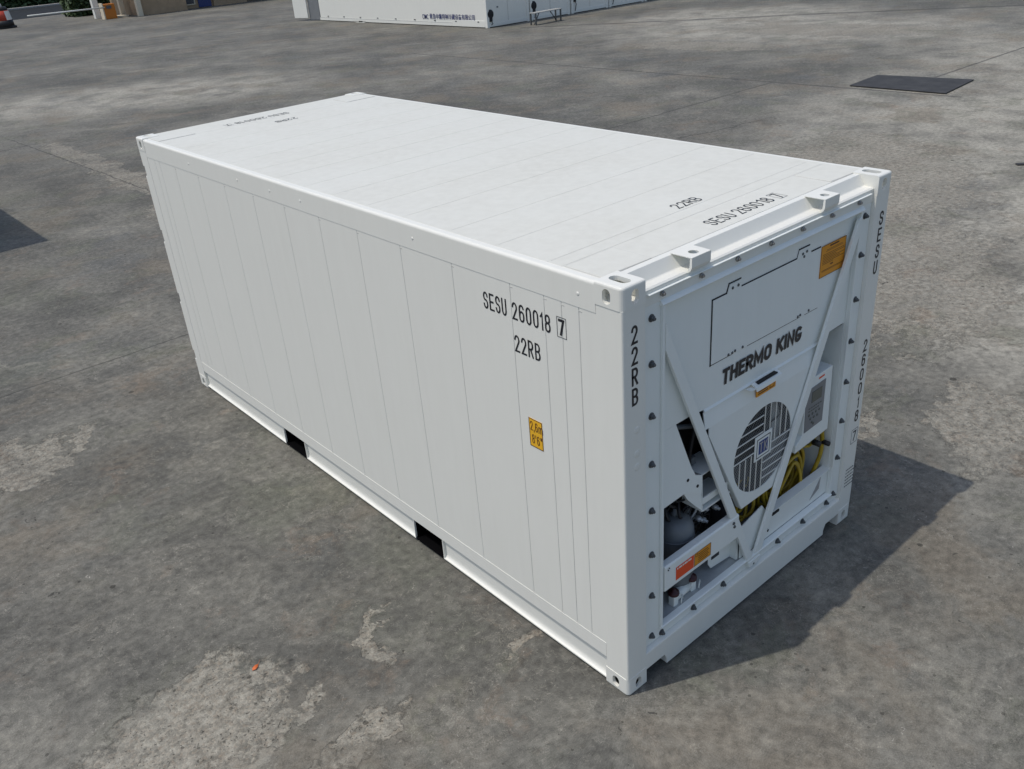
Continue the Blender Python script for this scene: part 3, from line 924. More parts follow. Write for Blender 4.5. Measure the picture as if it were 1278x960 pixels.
strip_line(m, [(1.672, 2.2825), (1.765, 2.2825)], .0075, .0475, .0495)
strip_line(m, [(.745, 1.8965), (.93, 1.8955)], .005, .0475, .0495)
strip_line(m, [(1.08, 1.893), (1.60, 1.889)], .0025, .0475, .0495)
strip_line(m, [(1.655, 1.8885), (1.79, 1.8875)], .003, .0475, .0495)
m.build('cover_gasket', 'gasket', box)
m = MB()
for x, z in ((.912, 2.297), (.962, 2.298), (1.575, 2.295), (1.615, 2.300), (1.59, 2.275), (.900, 1.905), (.935, 1.905), (.96, 1.908), (1.03, 1.905), (1.575, 1.902), (1.600, 1.905), (1.69, 1.905)):
    m.lathe((x, .0462, z), [(.0085, 0), (.0085, -.003), (.0055, -.005), (.0005, -.0052)], n=10, axis='y')
build_each(m, 'cover_screw', 'darksteel', box)

# fan cover
XZ = lambda x, z: (x, z)
fc = [(.735, 1.500), (1.835, 1.480), (1.800, 1.40), (1.470, .765), (1.095, .765)]
m = MB()
cx, cz, rr_ = 1.286, 1.128, .297
NP = 72
def ray_poly(poly, c, ang):
    d = Vector((math.cos(ang), math.sin(ang))); best = None
    for (ax, az), (bx, bz) in zip(poly, poly[1:] + poly[:1]):
        e = Vector((bx - ax, bz - az)); q = Vector((ax - c[0], az - c[1]))
        den = d.x * e.y - d.y * e.x
        if abs(den) < 1e-9: continue
        t = (q.x * e.y - q.y * e.x) / den; u_ = (q.x * d.y - q.y * d.x) / den
        if t > 0 and -1e-6 <= u_ <= 1 + 1e-6 and (best is None or t > best): best = t
    return (c[0] + d.x * best, c[1] + d.y * best)
fpoly = [(.735, 1.515), (1.845, 1.515), (1.845, 1.46), (1.470, .765), (1.095, .765), (.735, 1.46)]
angs = sorted([2 * math.pi * k / NP for k in range(NP)] + [math.atan2(p[1] - cz, p[0] - cx) % (2 * math.pi) for p in fpoly])
outer = [ray_poly(fpoly, (cx, cz), a) for a in angs]
hole = [(cx + rr_ * math.cos(a), cz + rr_ * math.sin(a)) for a in angs]
holed_plate(m, outer, hole, .034, .040)
# sloping top of the cover, up to the upper panel
m.prism([(.034, 1.515), (.040, 1.515), (.056, 1.618), (.051, 1.622)], 'x', .70, 1.862)
# returns down the two slanted sides
m.prism([(1.093, .764), (1.099, .764), (.740, 1.46), (.734, 1.46)], 'y', .040, .075)
m.prism([(1.466, .764), (1.472, .764), (1.847, 1.46), (1.841, 1.46)], 'y', .040, .075)
m.prism([(1.095, .762), (1.470, .762), (1.470, .768), (1.095, .768)], 'y', .040, .075)
fan_cover = m.build('fan_cover', 'unit', box)
# perforated grille, four quadrants with bars between the rows
m = MB()
p0 = .0150
rows = int(rr_ * 2 / (p0 * .866)) + 2
for j in range(-rows // 2, rows // 2 + 1):
    for i in range(-24, 25):
        x = cx + (i + (.5 if j % 2 else 0)) * p0; z = cz + j * p0 * .866
        if math.hypot(x - cx, z - cz) > rr_ + .004: continue
        lx, lz = x - cx, z - cz
        q = (lx > 0, lz > 0)
        bar = min(abs(((lz if q in ((False, True), (True, False)) else lx) + .0) % .058 - .029) * 99, 99)
        hr = p0 * {(False, True): .52, (True, True): .47, (False, False): .47, (True, False): .36}[q]
        R6 = p0 / math.sqrt(3)
        ov = [m.bm.verts.new((x + R6 * math.sin(k * math.pi / 3), .0375, z + R6 * math.cos(k * math.pi / 3))) for k in range(6)]
        iv = [m.bm.verts.new((x + hr * math.sin(k * math.pi / 3), .0375, z + hr * math.cos(k * math.pi / 3))) for k in range(6)]
        for k in range(6):
            m.bm.faces.new((ov[k], ov[(k + 1) % 6], iv[(k + 1) % 6], iv[k]))
grille = m.build('grille', 'mesh', fan_cover)
m = MB()
def chord(lo, val, horiz, sgn):
    """bar inside the disc from the dividing line outwards"""
    if abs(val) >= rr_: return
    e = math.sqrt(rr_ ** 2 - val ** 2) * sgn
    if horiz: m.box(cx + lo, cx + e, .0325, .0372, cz + val - .0028, cz + val + .0028)
    else: m.box(cx + val - .0028, cx + val + .0028, .0325, .0372, cz + lo, cz + e)
for k in range(0, 5):
    v = k * .058
    chord(-.01, v + .002, True, -1) if True else None
    chord(.01, -v - .002, True, 1)
    chord(.01, v + .002, False, 1)
    chord(-.01, -v - .002, False, -1)
build_each(m, 'grille_bar', 'white', fan_cover)
# fan behind, in a dark shroud
m = MB(); m.lathe((cx, .045, cz), [(rr_ + .012, 0), (rr_ + .012, .13), (.05, .135)], n=40, axis='y')
m.bm.faces.ensure_lookup_table()
bmesh.ops.delete(m.bm, geom=[f for f in m.bm.faces if len(f.verts) > 4 and f.calc_center_median().y < .05], context='FACES')
m.build('fan_shroud', 'under', box)
m = MB()
m.lathe((cx, .16, cz), [(.07, 0), (.07, -.05), (.03, -.06)], n=24, axis='y')
for k in range(6):
    a = k * math.pi / 3
    d = Vector((math.cos(a), math.sin(a))); nn = Vector((-d.y, d.x))
    pts = [(cx + d.x * .06 + nn.x * .03, .13, cz + d.y * .06 + nn.y * .03), (cx + d.x * .27 + nn.x * .10, .10, cz + d.y * .27 + nn.y * .10),
           (cx + d.x * .28 - nn.x * .04, .16, cz + d.y * .28 - nn.y * .04), (cx + d.x * .06 - nn.x * .03, .16, cz + d.y * .06 - nn.y * .03)]
    m.quad(*pts)
m.build('fan', 'rubber', box)
# badge in the middle of the grille
b = MB().box(1.192, 1.366, .0285, .0335, 1.060, 1.236, bev=.001).build('logo_plate', 'unit', fan_cover)
m = MB()
frame_rect(m, (1.210, .0275, 1.076), (1, 0, 0), (0, 0, 1), .138, .138, .006)
m.build('logo_border', 'black', fan_cover)
m = MB()
m.quad((1.232, .0277, 1.098), (1.326, .0277, 1.098), (1.326, .0277, 1.192), (1.232, .0277, 1.192))
m.build('logo_field', 'blue', fan_cover)
m = MB()
stroke_word(m, 'TK', (1.238, .0268, 1.108), (1, 0, 0), (0, 0, 1), .036, .074, .010, .010)
m.build('logo_letters', 'galv', fan_cover)

# handle shelf under the lettering and the small label on it
m = MB()
m.prism([(.030, 1.640), (-.006, 1.622), (-.010, 1.600), (-.004, 1.600), (.000, 1.616), (.034, 1.632)], 'x', 1.120, 1.372)
m.prism([(1.060, 1.628), (1.120, 1.618), (1.120, 1.612), (1.075, 1.618)], 'y', .0, .032)
m.build('cover_handle', 'unit', box)
MB().box(1.150, 1.340, .004, .030, 1.6325, 1.640).build('handle_slot_shade', 'gasket', box)  # solid block, its black painted for the shade inside the handle pocket
lab = MB().box(1.172, 1.362, .0265, .0335, 1.528, 1.592).build('warning_label', 'olabel', box)
m = MB()
for k in range(3): m.quad((1.185, .0258, 1.540 + .014 * k), (1.285, .0258, 1.540 + .014 * k), (1.285, .0258, 1.547 + .014 * k), (1.185, .0258, 1.547 + .014 * k))
frame_rect(m, (1.300, .0258, 1.538), (1, 0, 0), (0, 0, 1), .046, .044, .005)
m.build('label_print', 'brown', lab)

# big orange notice upper right
lab = MB().box(1.772, 2.042, .0435, .0458, 2.080, 2.280).build('warning_label', 'olabel', box)
m = MB()
Z0, X0 = 2.080, 1.772
frame_rect(m, (X0, .0428, Z0), (1, 0, 0), (0, 0, 1), .270, .200, .003)
for a, b, c, d in ((.09, .180, .10, .010), (.06, .165, .17, .0025), (.05, .157, .19, .0025), (.02, .140, .24, .003), (.02, .130, .24, .003), (.02, .120, .15, .003), (.02, .110, .24, .003),
                   (.02, .100, .19, .003), (.02, .090, .24, .003), (.02, .080, .12, .003), (.11, .060, .03, .009), (.02, .040, .24, .003), (.02, .0335, .24, .002)):
    m.quad((X0 + a, .0428, Z0 + b), (X0 + a + c, .0428, Z0 + b), (X0 + a + c, .0428, Z0 + b + d), (X0 + a, .0428, Z0 + b + d))
m.build('label_print', 'brown', lab)

# brand lettering
m = MB()
stroke_word(m, 'THERMO', (.852, .0455, 1.728), (1, 0, 0), (0, 0, 1), .070, .100, .0225, .0075, shear=.06, widths={'M': .092, 'E': .060, 'T': .066, 'O': .074})
m.build('lettering', 'black', box)
m = MB(); stroke_word(m, 'KING', (1.372, .0455, 1.728), (1, 0, 0), (0, 0, 1), .072, .100, .0225, .0085, shear=.06, widths={'I': .0225, 'G': .070})
m.build('lettering', 'black', box)

# V bracing over the unit
m = MB()
m.prism([(XL - .003, 2.305), (1.232, .300), (1.168, .300), (XL - .003, 2.155)], 'y', .008, .0285, bev=.003)
m.prism([(2.112, 2.360), (XR + .003, 2.372), (XR + .003, 2.265), (1.298, .300), (1.218, .300)], 'y', .010, .029, bev=.003)
m.prism([(1.168, .305), (1.300, .305), (1.288, .262), (1.182, .262)], 'y', .0045, .0295, bev=.002)
m.build('cross_brace', 'unit', box)

# compartment shell behind
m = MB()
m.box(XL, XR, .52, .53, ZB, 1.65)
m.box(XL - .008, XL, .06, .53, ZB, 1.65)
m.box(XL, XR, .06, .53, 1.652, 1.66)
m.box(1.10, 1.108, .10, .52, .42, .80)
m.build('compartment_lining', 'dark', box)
m = MB()
m.box(XL, XR, .047, .52, ZB - .006, ZB + .004)
m.box(XL, 1.06, .36, .366, .34, .50)
m.build('compartment_floor', 'floor', box)
m = MB()
m.box(XR - .002, XR + .006, .0465, .50, .335, 2.40)
m.prism([(1.60, 1.40), (XR - .004, 1.40), (XR - .004, 1.650), (1.60, 1.650)], 'y', .28, .286)
m.prism([(1.50, .86), (1.80, .86), (1.80, 1.50), (1.50, 1.50)], 'y', .12, .126)
m.build('recess_wall', 'unit', box)

# left service plate, with the folded bracket below it
m = MB()
m.prism([(XL + .001, 1.651), (.463, 1.651), (.602, 1.315), (.645, 1.235), (.706, 1.205), (.706, 1.075), (.545, 1.155), (XL + .001, 1.147)], 'y', .050, .056)
m.build('service_plate', 'unit', box)
m = MB()
m.prism([(.545, 1.155), (.706, 1.075), (.724, .937), (.585, 1.090)], 'y', .054, .058)
m.prism([(.706, 1.205), (.712, 1.205), (.724, .937), (.716, .937)], 'y', .052, .20)
m.prism([(.712, 1.205), (.90, 1.205), (.90, 1.198), (.712, 1.198)], 'y', .052, .22)
m.prism([(.722, 1.030), (.96, 1.030), (.96, .985), (.720, .985)], 'y', .052, .060)
m.prism([(.72, .985), (.97, .985), (.97, .991), (.72, .991)], 'y', .06, .20)
m.prism([(.722, .945), (.99, .945), (.99, .936), (.722, .936)], 'y', .050, .20)
m.build('pipe_bracket', 'unit', box)
m = MB()
m.tube([(.42, .16, 1.60), (.80, .14, 1.46)], .016, n=6)
m.box(.60, .76, .14, .22, 1.22, 1.27)
m.build('inner_strut', 'tank', box)
m = MB()
for x, z in ((.575, 1.235), (.665, 1.150), (.975, .690), (.965, .655), (1.155, .51), (1.405, .50), (1.42, .42), (1.40, .40), (1.435, .40), (1.23, 1.0)):
    if x == 1.23: continue
    m.lathe((x, .0495, z), [(.010, .01), (.010, -.003), (.0005, -.0035)], n=10, axis='y')
build_each(m, 'panel_screw', 'gasket', box)

# receiver tank and compressor
m = MB()
m.lathe((.655, .205, .36), [(.10, 0), (.118, .02), (.120, .40), (.117, .440), (.100, .480), (.070, .505), (.036, .515), (.0005, .517)], n=36)
m.lathe((.655, .205, .870), [(.024, 0), (.024, .026), (.013, .030), (.013, .052)], n=12)
m.lathe((.655, .205, .735), [(.1205, 0), (.1235, .002), (.1235, .010), (.1205, .012)], n=36)
m.build('receiver_tank', 'tank', box)
m = MB()
m.lathe((.90, .34, .40), [(.085, 0), (.095, .02), (.095, .22), (.07, .26), (.0005, .27)], n=24)
m.lathe((.80, .22, .78), [(.022, 0), (.022, .06), (.014, .065), (.014, .08)], n=10)
m.build('compressor', 'tank', box)
m = MB()
random.seed(5)
def hose(m, pts, r, k=6):
    P_ = [Vector(p) for p in pts]; out = []
    for i in range(len(P_) - 1):
        p0_, p1_, p2_, p3_ = P_[max(i - 1, 0)], P_[i], P_[i + 1], P_[min(i + 2, len(P_) - 1)]
        for j in range(k):
            t = j / k
            out.append(.5 * ((2 * p1_) + (-p0_ + p2_) * t + (2 * p0_ - 5 * p1_ + 4 * p2_ - p3_) * t * t + (-p0_ + 3 * p1_ - 3 * p2_ + p3_) * t ** 3))
    out.append(P_[-1]); m.tube(out, r, n=7)
for k in range(16):
    x = random.uniform(.62, 1.0); z = random.uniform(.85, 1.12)
    hose(m, [(x, .16 + random.uniform(0, .15), z), (x + random.uniform(-.08, .08), .13 + random.uniform(0, .1), z - .1), (x + random.uniform(-.12, .12), .2, z - .2),
             (x + random.uniform(-.15, .15), .25, z - .35)], random.choice((.005, .007, .010)))
hose(m, [(.45, .2, 1.14), (.55, .15, 1.02), (.66, .2, .92), (.75, .22, .7)], .008)
hose(m, [(.72, .12, 1.5), (.70, .14, 1.3), (.74, .16, 1.1)], .012)
hose(m, [(.64, .2, 1.62), (.62, .22, 1.45), (.70, .3, 1.3)], .018)
m.build('wiring_hose', 'rubber', box)
m = MB()
for k in range(5):
    x = .80 + .05 * k
    hose(m, [(x, .2, .95), (x + .02, .17, .85), (x - .03, .2, .75), (x, .28, .6)], .008)
for k in range(5):
    x, z = random.uniform(.74, .98), random.uniform(.70, .90)
    m.lathe((x, .16, z), [(.018, 0), (.018, -.03), (.010, -.032), (.010, -.05)], n=8, axis='y')
m.build('refrigerant_pipe', 'galv', box)

# cross bar with two notices
bar = MB()
bar.prism([(.012, .775), (.004, .765), (.004, .600), (.012, .592), (.055, .592), (.055, .775)], 'x', XL + .004, 1.030)
bar = bar.build('cross_bar', 'unit', box, bevel=.002)
lab = MB().quad((.425, .0028, .625), (.590, .0028, .625), (.590, .0028, .720), (.425, .0028, .720)).build('warning_label', 'rlabel', bar)
tag(lab, 'red part of the two notices on the cross bar')
m = MB()
for a, w in ((.435, .010), (.452, .028), (.484, .012), (.500, .03), (.536, .03)):
    m.quad((a, .0020, .700), (a + w, .0020, .700), (a + w, .0020, .712), (a, .0020, .712))
m.build('label_print', 'wink', bar)
MB().quad((.594, .0028, .625), (.752, .0028, .625), (.752, .0028, .720), (.594, .0028, .720)).build('warning_label', 'olabel', bar)
m = MB()
frame_rect(m, (.594, .0022, .625), (1, 0, 0), (0, 0, 1), .158, .095, .003)
frame_rect(m, (.605, .0020, .690), (1, 0, 0), (0, 0, 1), .022, .020, .003)
for k in range(5): m.quad((.632, .0020, .640 + .014 * k), (.725 + .01 * (k % 2), .0020, .640 + .014 * k), (.725 + .01 * (k % 2), .0020, .645 + .014 * k), (.632, .0020, .645 + .014 * k))
m.build('label_print', 'brown', bar)
m = MB()
for x, z in ((.975, .735), (.985, .705), (.355, .745), (.363, .755)):
    m.lathe((x, .004, z), [(.011 if x > .9 else .004, 0), (.010 if x > .9 else .004, -.006), (.0005, -.0065)], n=8, axis='y')
build_each(m, 'bar_screw', 'darksteel', box)

# valves on the floor of the left bay
for x, y in ((.508, .085), (.690, .095)):
    m = MB(); m.box(x - .022, x + .022, y - .022, y + .022, ZB + .004, ZB + .085, bev=.004)
    m.tube([(x + .025, y - .04, ZB + .02), (x + .045, y - .03, ZB + .07), (x + .07, y - .02, ZB + .02)], .004, n=6)
    v_ = m.build('service_valve', 'unit', box)
    MB().lathe((x, y, ZB + .085), [(.034, 0), (.036, .008), (.034, .022), (.014, .024), (.012, .036), (.0005, .037)], n=14).build('valve_cap', 'cap', v_)
m = MB()
m.tube([(.535, .10, ZB + .045), (.665, .105, ZB + .045)], .034, n=14)
m.build('drain_pipe', 'unit', box)
# gusset box behind the brace foot
m = MB()
m.prism([(.870, .560), (1.095, .560), (1.105, .350), (.900, .372), (.870, .420)], 'y', .105, .110)
m.prism([(1.088, .58), (1.108, .58), (1.120, .345), (1.10, .345)], 'y', .058, .20)
m.build('gusset_plate', 'unit', box)
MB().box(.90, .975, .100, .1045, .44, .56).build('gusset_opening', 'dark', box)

# lower plates
m = MB()
m.prism([(1.118, .585), (1.345, .655), (1.455, .535), (XR - .001, .535), (XR - .001, .347), (1.118, .347)] if 0 else
        [(1.125, .600), (1.345, .650), (1.430, .540), (XR - .001, .540), (XR - .001, .347), (1.125, .347)], 'y', .048, .054)
m.prism([(.048, .540), (.030, .548), (.030, .554), (.09, .556), (.09, .548)], 'x', 1.455, XR + .03)
m.build('lower_panel', 'unit', box)
MB().box(1.455, 1.53, .033, .0475, .515, .532).build('panel_slot', 'gasket', box)
m = MB(); m.prism([(1.93, .385), (2.05, .52), (2.04, .43)], 'y', .0455, .0475); m.build('panel_gusset', 'galv', box)

# control box with keypad
cb = MB()
cb.prism([(1.772, 1.380), (2.052, 1.395), (2.078, .900), (1.668, .870), (1.700, .960), (1.772, 1.20)] if 0 else
         [(1.760, 1.385), (2.060, 1.392), (2.078, .900), (1.690, .880), (1.690, .935), (1.760, .985)], 'y', .050, .26)
cb = cb.build('control_box', 'unit', box, bevel=.004)
kp = MB()
kp.prism([(1.800, 1.315), (1.985, 1.325), (1.985, 1.010), (1.775, 1.000), (1.765, 1.230)], 'y', .0465, .0505)
kp = kp.build('keypad', 'screen', cb)
MB().box(1.830, 1.945, .0445, .0467, 1.205, 1.285).build('display', 'lcd', cb)
m = MB()
for k, w in ((0, 6), (1, 5)):
    for i in range(w): m.box(1.805 + .026 * i, 1.822 + .026 * i, .0450, .0467, 1.165 - .022 * k, 1.172 - .022 * k)
for i, (x, z) in enumerate(((1.815, 1.118), (1.855, 1.118), (1.895, 1.118), (1.935, 1.118), (1.835, 1.085), (1.875, 1.085), (1.915, 1.085), (1.855, 1.052), (1.875, 1.035))):
    m.lathe((x, .0467, z), [(.010, 0), (.010, -.002), (.0005, -.0022)], n=8, axis='y')
build_each(m, 'key', 'lcd', cb)
m = MB(); m.quad((1.90, .0488, 1.350), (1.965, .0488, 1.353), (1.965, .0488, 1.366), (1.90, .0488, 1.363)); m.build('status_label', 'rlabel', cb)
m = MB(); m.box(1.60, 1.76, .10, .16, .93, 1.0, bev=.003); m.box(1.55, 1.70, .08, .20, .875, .925, bev=.003); m.build('cable_tray', 'unit', box)
m = MB(); m.prism([(1.600, .965), (1.640, 1.12), (1.645, 1.0)], 'y', .060, .064); m.build('bracket_fin', 'tank', box)

# power cable coiled in the right bay and hanging below the fan cover
random.seed(11)
m = MB()
for k in range(13):
    c_ = Vector((1.77 + random.uniform(-.03, .03), .11 + .016 * k, .60 + random.uniform(-.03, .03)))
    ra = .115 + .012 * ((k * 5) % 13); rb = ra * random.uniform(.95, 1.1)
    m.tube([(c_.x + ra * math.cos(t), c_.y + .018 * math.sin(t * 2 + k), c_.z + rb * math.sin(t)) for t in [2 * math.pi * i / 40 for i in range(40)]], .0120, n=8, closed=True)
for k in range(5):
    c_ = Vector((1.26 + random.uniform(-.03, .03), .13 + .02 * k, .70 + random.uniform(-.02, .03)))
    ra = .10 + random.uniform(-.03, .03); rb = .15 + random.uniform(-.03, .03)
    m.tube([(c_.x + ra * math.cos(t), c_.y + .02 * math.sin(t * 2 + k), c_.z + rb * math.sin(t)) for t in [2 * math.pi * i / 36 for i in range(36)]], .0115, n=8, closed=True)
hose(m, [(2.07, .10, .92), (2.095, .09, .80), (2.085, .09, .66), (2.05, .12, .50)], .015)
hose(m, [(1.93, .16, .90), (1.90, .14, .82), (1.98, .12, .78), (2.05, .12, .82), (2.08, .12, .9)], .0115)
m.build('power_cable', 'yellow', box)
m = MB()
m.lathe((2.015, .11, .80), [(.022, 0), (.022, -.05), (.014, -.055)], n=10, axis='y')
m.lathe((2.095, .085, .775), [(.018, 0), (.018, -.05), (.012, -.055)], n=10, axis='y')
build_each(m, 'cable_gland', 'rubber', box)
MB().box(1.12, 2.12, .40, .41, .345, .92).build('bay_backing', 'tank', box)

# ---- markings
N1 = {'1': .022}
U, V_ = (0, -1, 0), (0, 0, 1)
sm = []
m = MB(); stroke_word(m, 'SESU', (.0042, 1.037, 2.220), U, V_, .0400, .102, .0112, .0115); m.build('side_marking', 'black', box)
m = MB(); stroke_word(m, '260018', (.0042, .797, 2.220), U, V_, .0420, .102, .0112, .0130, widths=N1); m.build('side_marking', 'black', box)
m = MB(); stroke_word(m, '7', (.0042, .441, 2.231), U, V_, .044, .092, .0150, 0)
frame_rect(m, (.0036, .452, 2.220), U, V_, .068, .114, .003); m.build('check_digit', 'black', box)
m = MB(); stroke_word(m, '22RB', (.0042, .797, 2.028), U, V_, .0420, .102, .0112, .0125); m.build('side_marking', 'black', box)
sg_ = MB().box(.0040, .0052, .617, .727, 1.455, 1.640).build('height_sign', 'ylabel', box)
m = MB()
frame_rect(m, (.0034, .727, 1.455), U, V_, .110, .185, .005)
stroke_word(m, '2,6m', (.0034, .716, 1.562), U, V_, .021, .060, .0062, .006, widths={',': .008, 'm': .034})
stroke_word(m, "8'6\"", (.0034, .707, 1.478), U, V_, .021, .060, .0062, .007, widths={"'": .006, '"': .014})
m.build('sign_figures', 'brown', sg_)
zr = 2.5870
def roofmarks(org, u, v, o2):
    o, u, v = Vector(org), Vector(u), Vector(v)
    for w_, q_, n_ in (('SESU', o, .0420), ('260018', o + u * .245, .0440), ('22RB', Vector(o2), .0450)):
        m = MB(); stroke_word(m, w_, q_, u, v, n_, .092 if n_ < .045 else .085, .0085, .0135, widths={'1': .03}); m.build('roof_marking', 'black', box)
    m = MB(); stroke_word(m, '7', o + u * .618, u, v, .038, .088, .0095, 0)
    frame_rect(m, o + u * .604 - v * .006, u, v, .066, .104, .0025); m.build('check_digit', 'black', box)
roofmarks((.985, .228, zr), (1, 0, 0), (0, 1, 0), (1.110, .570, zr))
roofmarks((1.410, 5.765, zr), (-1, 0, 0), (0, -1, 0), (1.320, 5.425, zr))
U, V_ = (1, 0, 0), (0, 0, 1)
def posttext(word, x, z, step, w=.046, h=.098, t=.0100):
    m = MB()
    for i, ch in enumerate(word):
        cw = .020 if ch == '1' else w
        stroke_word(m, ch, (x + (w - cw) / 2, .0020, z - step * i), U, V_, cw, h, t, 0)
    m.build('post_marking', 'black', box)
posttext('22RB', .062, 2.283, .1115, t=.0135)
posttext('SESU', 2.345, 2.264, .1085, h=.092, t=.0135)
posttext('260018', 2.345, 1.388, .1080, h=.092, t=.0135)
m = MB(); stroke_word(m, '7', (2.350, .0020, .690), U, V_, .042, .082, .0115, 0)
frame_rect(m, (2.330, .0022, .672), U, V_, .082, .116, .0035); m.build('check_digit', 'black', box)
m = MB(); random.seed(3)
for r_ in range(6):        # block of unreadably small print in rows
    z = .455 - r_ * .028; a = 2.315
    while a < 2.41:
        w = random.uniform(.008, .022)
        m.quad((a, .0020, z), (a + w, .0020, z), (a + w, .0020, z + .009), (a, .0020, z + .009)); a += w + .006
m.build('small_print', 'black', box)

# ------------------------------------------------------------------ container out of frame whose shadow falls in at the left
def plain_container(name, x0, x1, y0, y1, h, label, group=None, detail=True):
    t = empty(name, (x0, y0, 0)); w, l = x1 - x0, y1 - y0
    tag(t, label, 'shipping container', group)
    m = MB(); m.box(.02, w - .02, .02, l - .02, .16, h - .03)
    m.build('wall', 'white', t, bevel=.006)
    m = MB(); m.box(0, w, 0, l, h - .11, h - .012, bev=.008); m.build('top_rail', 'white', t)
    return t, w, l
t, w, l = plain_container('shipping_container', -2.978, -.540, 13.664, 19.72, 2.591, 'white container standing left of the frame, seen only by its shadow')
for a in (0, w - .162):
    for b in (0, l - .178):
        for z in (0, 2.591 - .118): MB().box(a, a + .162, b, b + .178, z, z + .118, bev=.006).build('corner_casting', 'white', t)
for a in (.0, w - .08): MB().box(a, a + .08, .17, l - .17, .03, .17, bev=.005).build('bottom_rail', 'white', t)
for a in (.0, l - .08): MB().box(.16, w - .16, a, a + .08, .03, .17, bev=.005).build('bottom_rail', 'white', t)

# ------------------------------------------------------------------ row of long containers in the background
rowlabels = ['long white container with blue lettering low on its side and its door leaf open',
             'second container of the background row, behind the bench',
             'third container of the background row, dark gap on its left edge',
             'fourth container from the left in the background row',
             'last container at the right end of the background row']
gx = [23.45, 26.02, 28.62, 31.20, 33.78]
for i, x0 in enumerate(gx):
    t = empty('shipping_container', (x0, 29.25, 0))
    tag(t, rowlabels[i], 'shipping container', 'long white containers side by side in the background')
    w, l, h = 2.50, 14.3, 2.896
    m = MB(); m.box(.012, w - .012, .03, l - .06, .17, h - .05); m.build('wall', 'white', t, bevel=.01)
    m = MB(); m.box(0, w, 0, l, h - .13, h, bev=.01); m.build('top_rail', 'white', t)
    # end frame: posts, sill, panel seams
    for a in (0, w - .14): MB().box(a, a + .14, -.004, .16, 0.0, h - .13, bev=.012).build('corner_post', 'white', t)
    m = MB(); m.box(.14, w - .14, .006, .10, .03, .17, bev=.008); m.build('end_sill', 'white', t)
    m = MB(); m.box(w * .5 - .008, w * .5 + .008, .022, .0295, .2, 2.7); m.build('panel_seam', 'seam', t)
    # side rails
    for a in ((0, .05), (w - .05, w)):
        m = MB(); m.box(a[0], a[1], 2.5, l, .03, .165, bev=.01)
        m.box(a[0], a[1], .16, 2.5, .03, .30, bev=.01)
        m.prism([(9.75, .03), (9.95, -.0), (10.55, -.0), (10.95, .03), (10.95, .06), (9.75, .06)], 'x', a[0], a[1])
        rl = m.build('bottom_rail', 'white', t)
        m = MB(); m.box(a[0] - .004, a[1] + .004, 10.05, 10.40, .028, .075); m.build('rail_slot', 'under', rl)
    m = MB(); m.box(-.004, .012, 2.5, l - .05, .166, .182); m.build('rail_gap', 'seam', t)
    m = MB()
    for k in range(9 if i == 0 else 0): m.box(-.010, .012, .55 + 1.60 * k, .66 + 1.60 * k, .225, .265)
    build_each(m, 'tie_bolt', 'darksteel', t)
    # cable plug hanging in a black pocket
    hz = (.55, .62, .80, .75, .6)[i]
    m = MB()
    m.lathe((.22, .012, hz), [(.0005, -.02), (.16, -.02), (.19, .0), (.19, .03)], n=18, axis='y')
    m.box(.13, .31, -.01, .012, hz - .30, hz - .05, bev=.02)
    m.build('plug_pocket', 'gasket', t)
    m = MB(); m.tube([(.24, -.01, hz - .25), (.30, -.02, hz - .40), (.22, -.015, .12)], .016, n=6); m.build('plug_cable', 'rubber', t)
    MB().box(.62, .70, .01, .03, hz + .22, hz + .28).build('vent_knob', 'tank', t)
    if i == 0:
        d = MB(); d.prism([(-.20, .85), (-.42, 1.95), (-.36, 1.965), (-.14, .865)], 'z', .14, 2.75)
        d = d.build('door_leaf', 'white', t, bevel=.01); d.location = (-.03, l + .05, 0)
        m = MB(); m.prism([(.02, 0), (-.10, .90), (-.04, .90), (.10, .02)], 'z', .05, 2.75); q = m.build('door_gap_shade', 'screen', t); q.location = (.0, l, 0)  # last piece: dark panel painting the shaded gap beside the leaf
        m = MB()
        letter(m, 'CIMC', (-.0055, 4.75, .30), (0, -1, 0), (0, 0, 1), .46, .20, bold=.01)
        letter(m, '青岛中集特种冷藏设备有限公司', (-.0055, 4.18, .30), (0, -1, 0), (0, 0, 1), 3.35, .24, bold=.012)
        m.build('lettering', 'bluetext', t)

# bench in front of them
t = empty('bench', (24.75, 27.55, 0)); t.rotation_euler = (0, 0, R(4))
tag(t, 'small worn bench with splayed legs standing before the background containers', 'bench')
m = MB()
for k in range(3): m.box(0, 1.75, .02 + .12 * k, .12 + .12 * k, .475, .51, bev=.004)
m.build('seat', 'bench', t)
for x, lean in ((.06, .0), (1.66, .0)):
    for y in (.04, .34): MB().box(x, x + .06, y, y + .05, 0, .475, bev=.004).build('leg', 'darksteel', t)
for a, b in ((.45, .12), (1.15, 1.55)):
    m = MB(); m.tube([(a if a < 1 else 1.15, .2, .47), (b, .2, .02)], .022, n=6); m.build('brace', 'darksteel', t)
m = MB(); m.tube([(.12, .2, .20), (1.66, .2, .20)], .02, n=6); m.build('stretcher', 'darksteel', t)

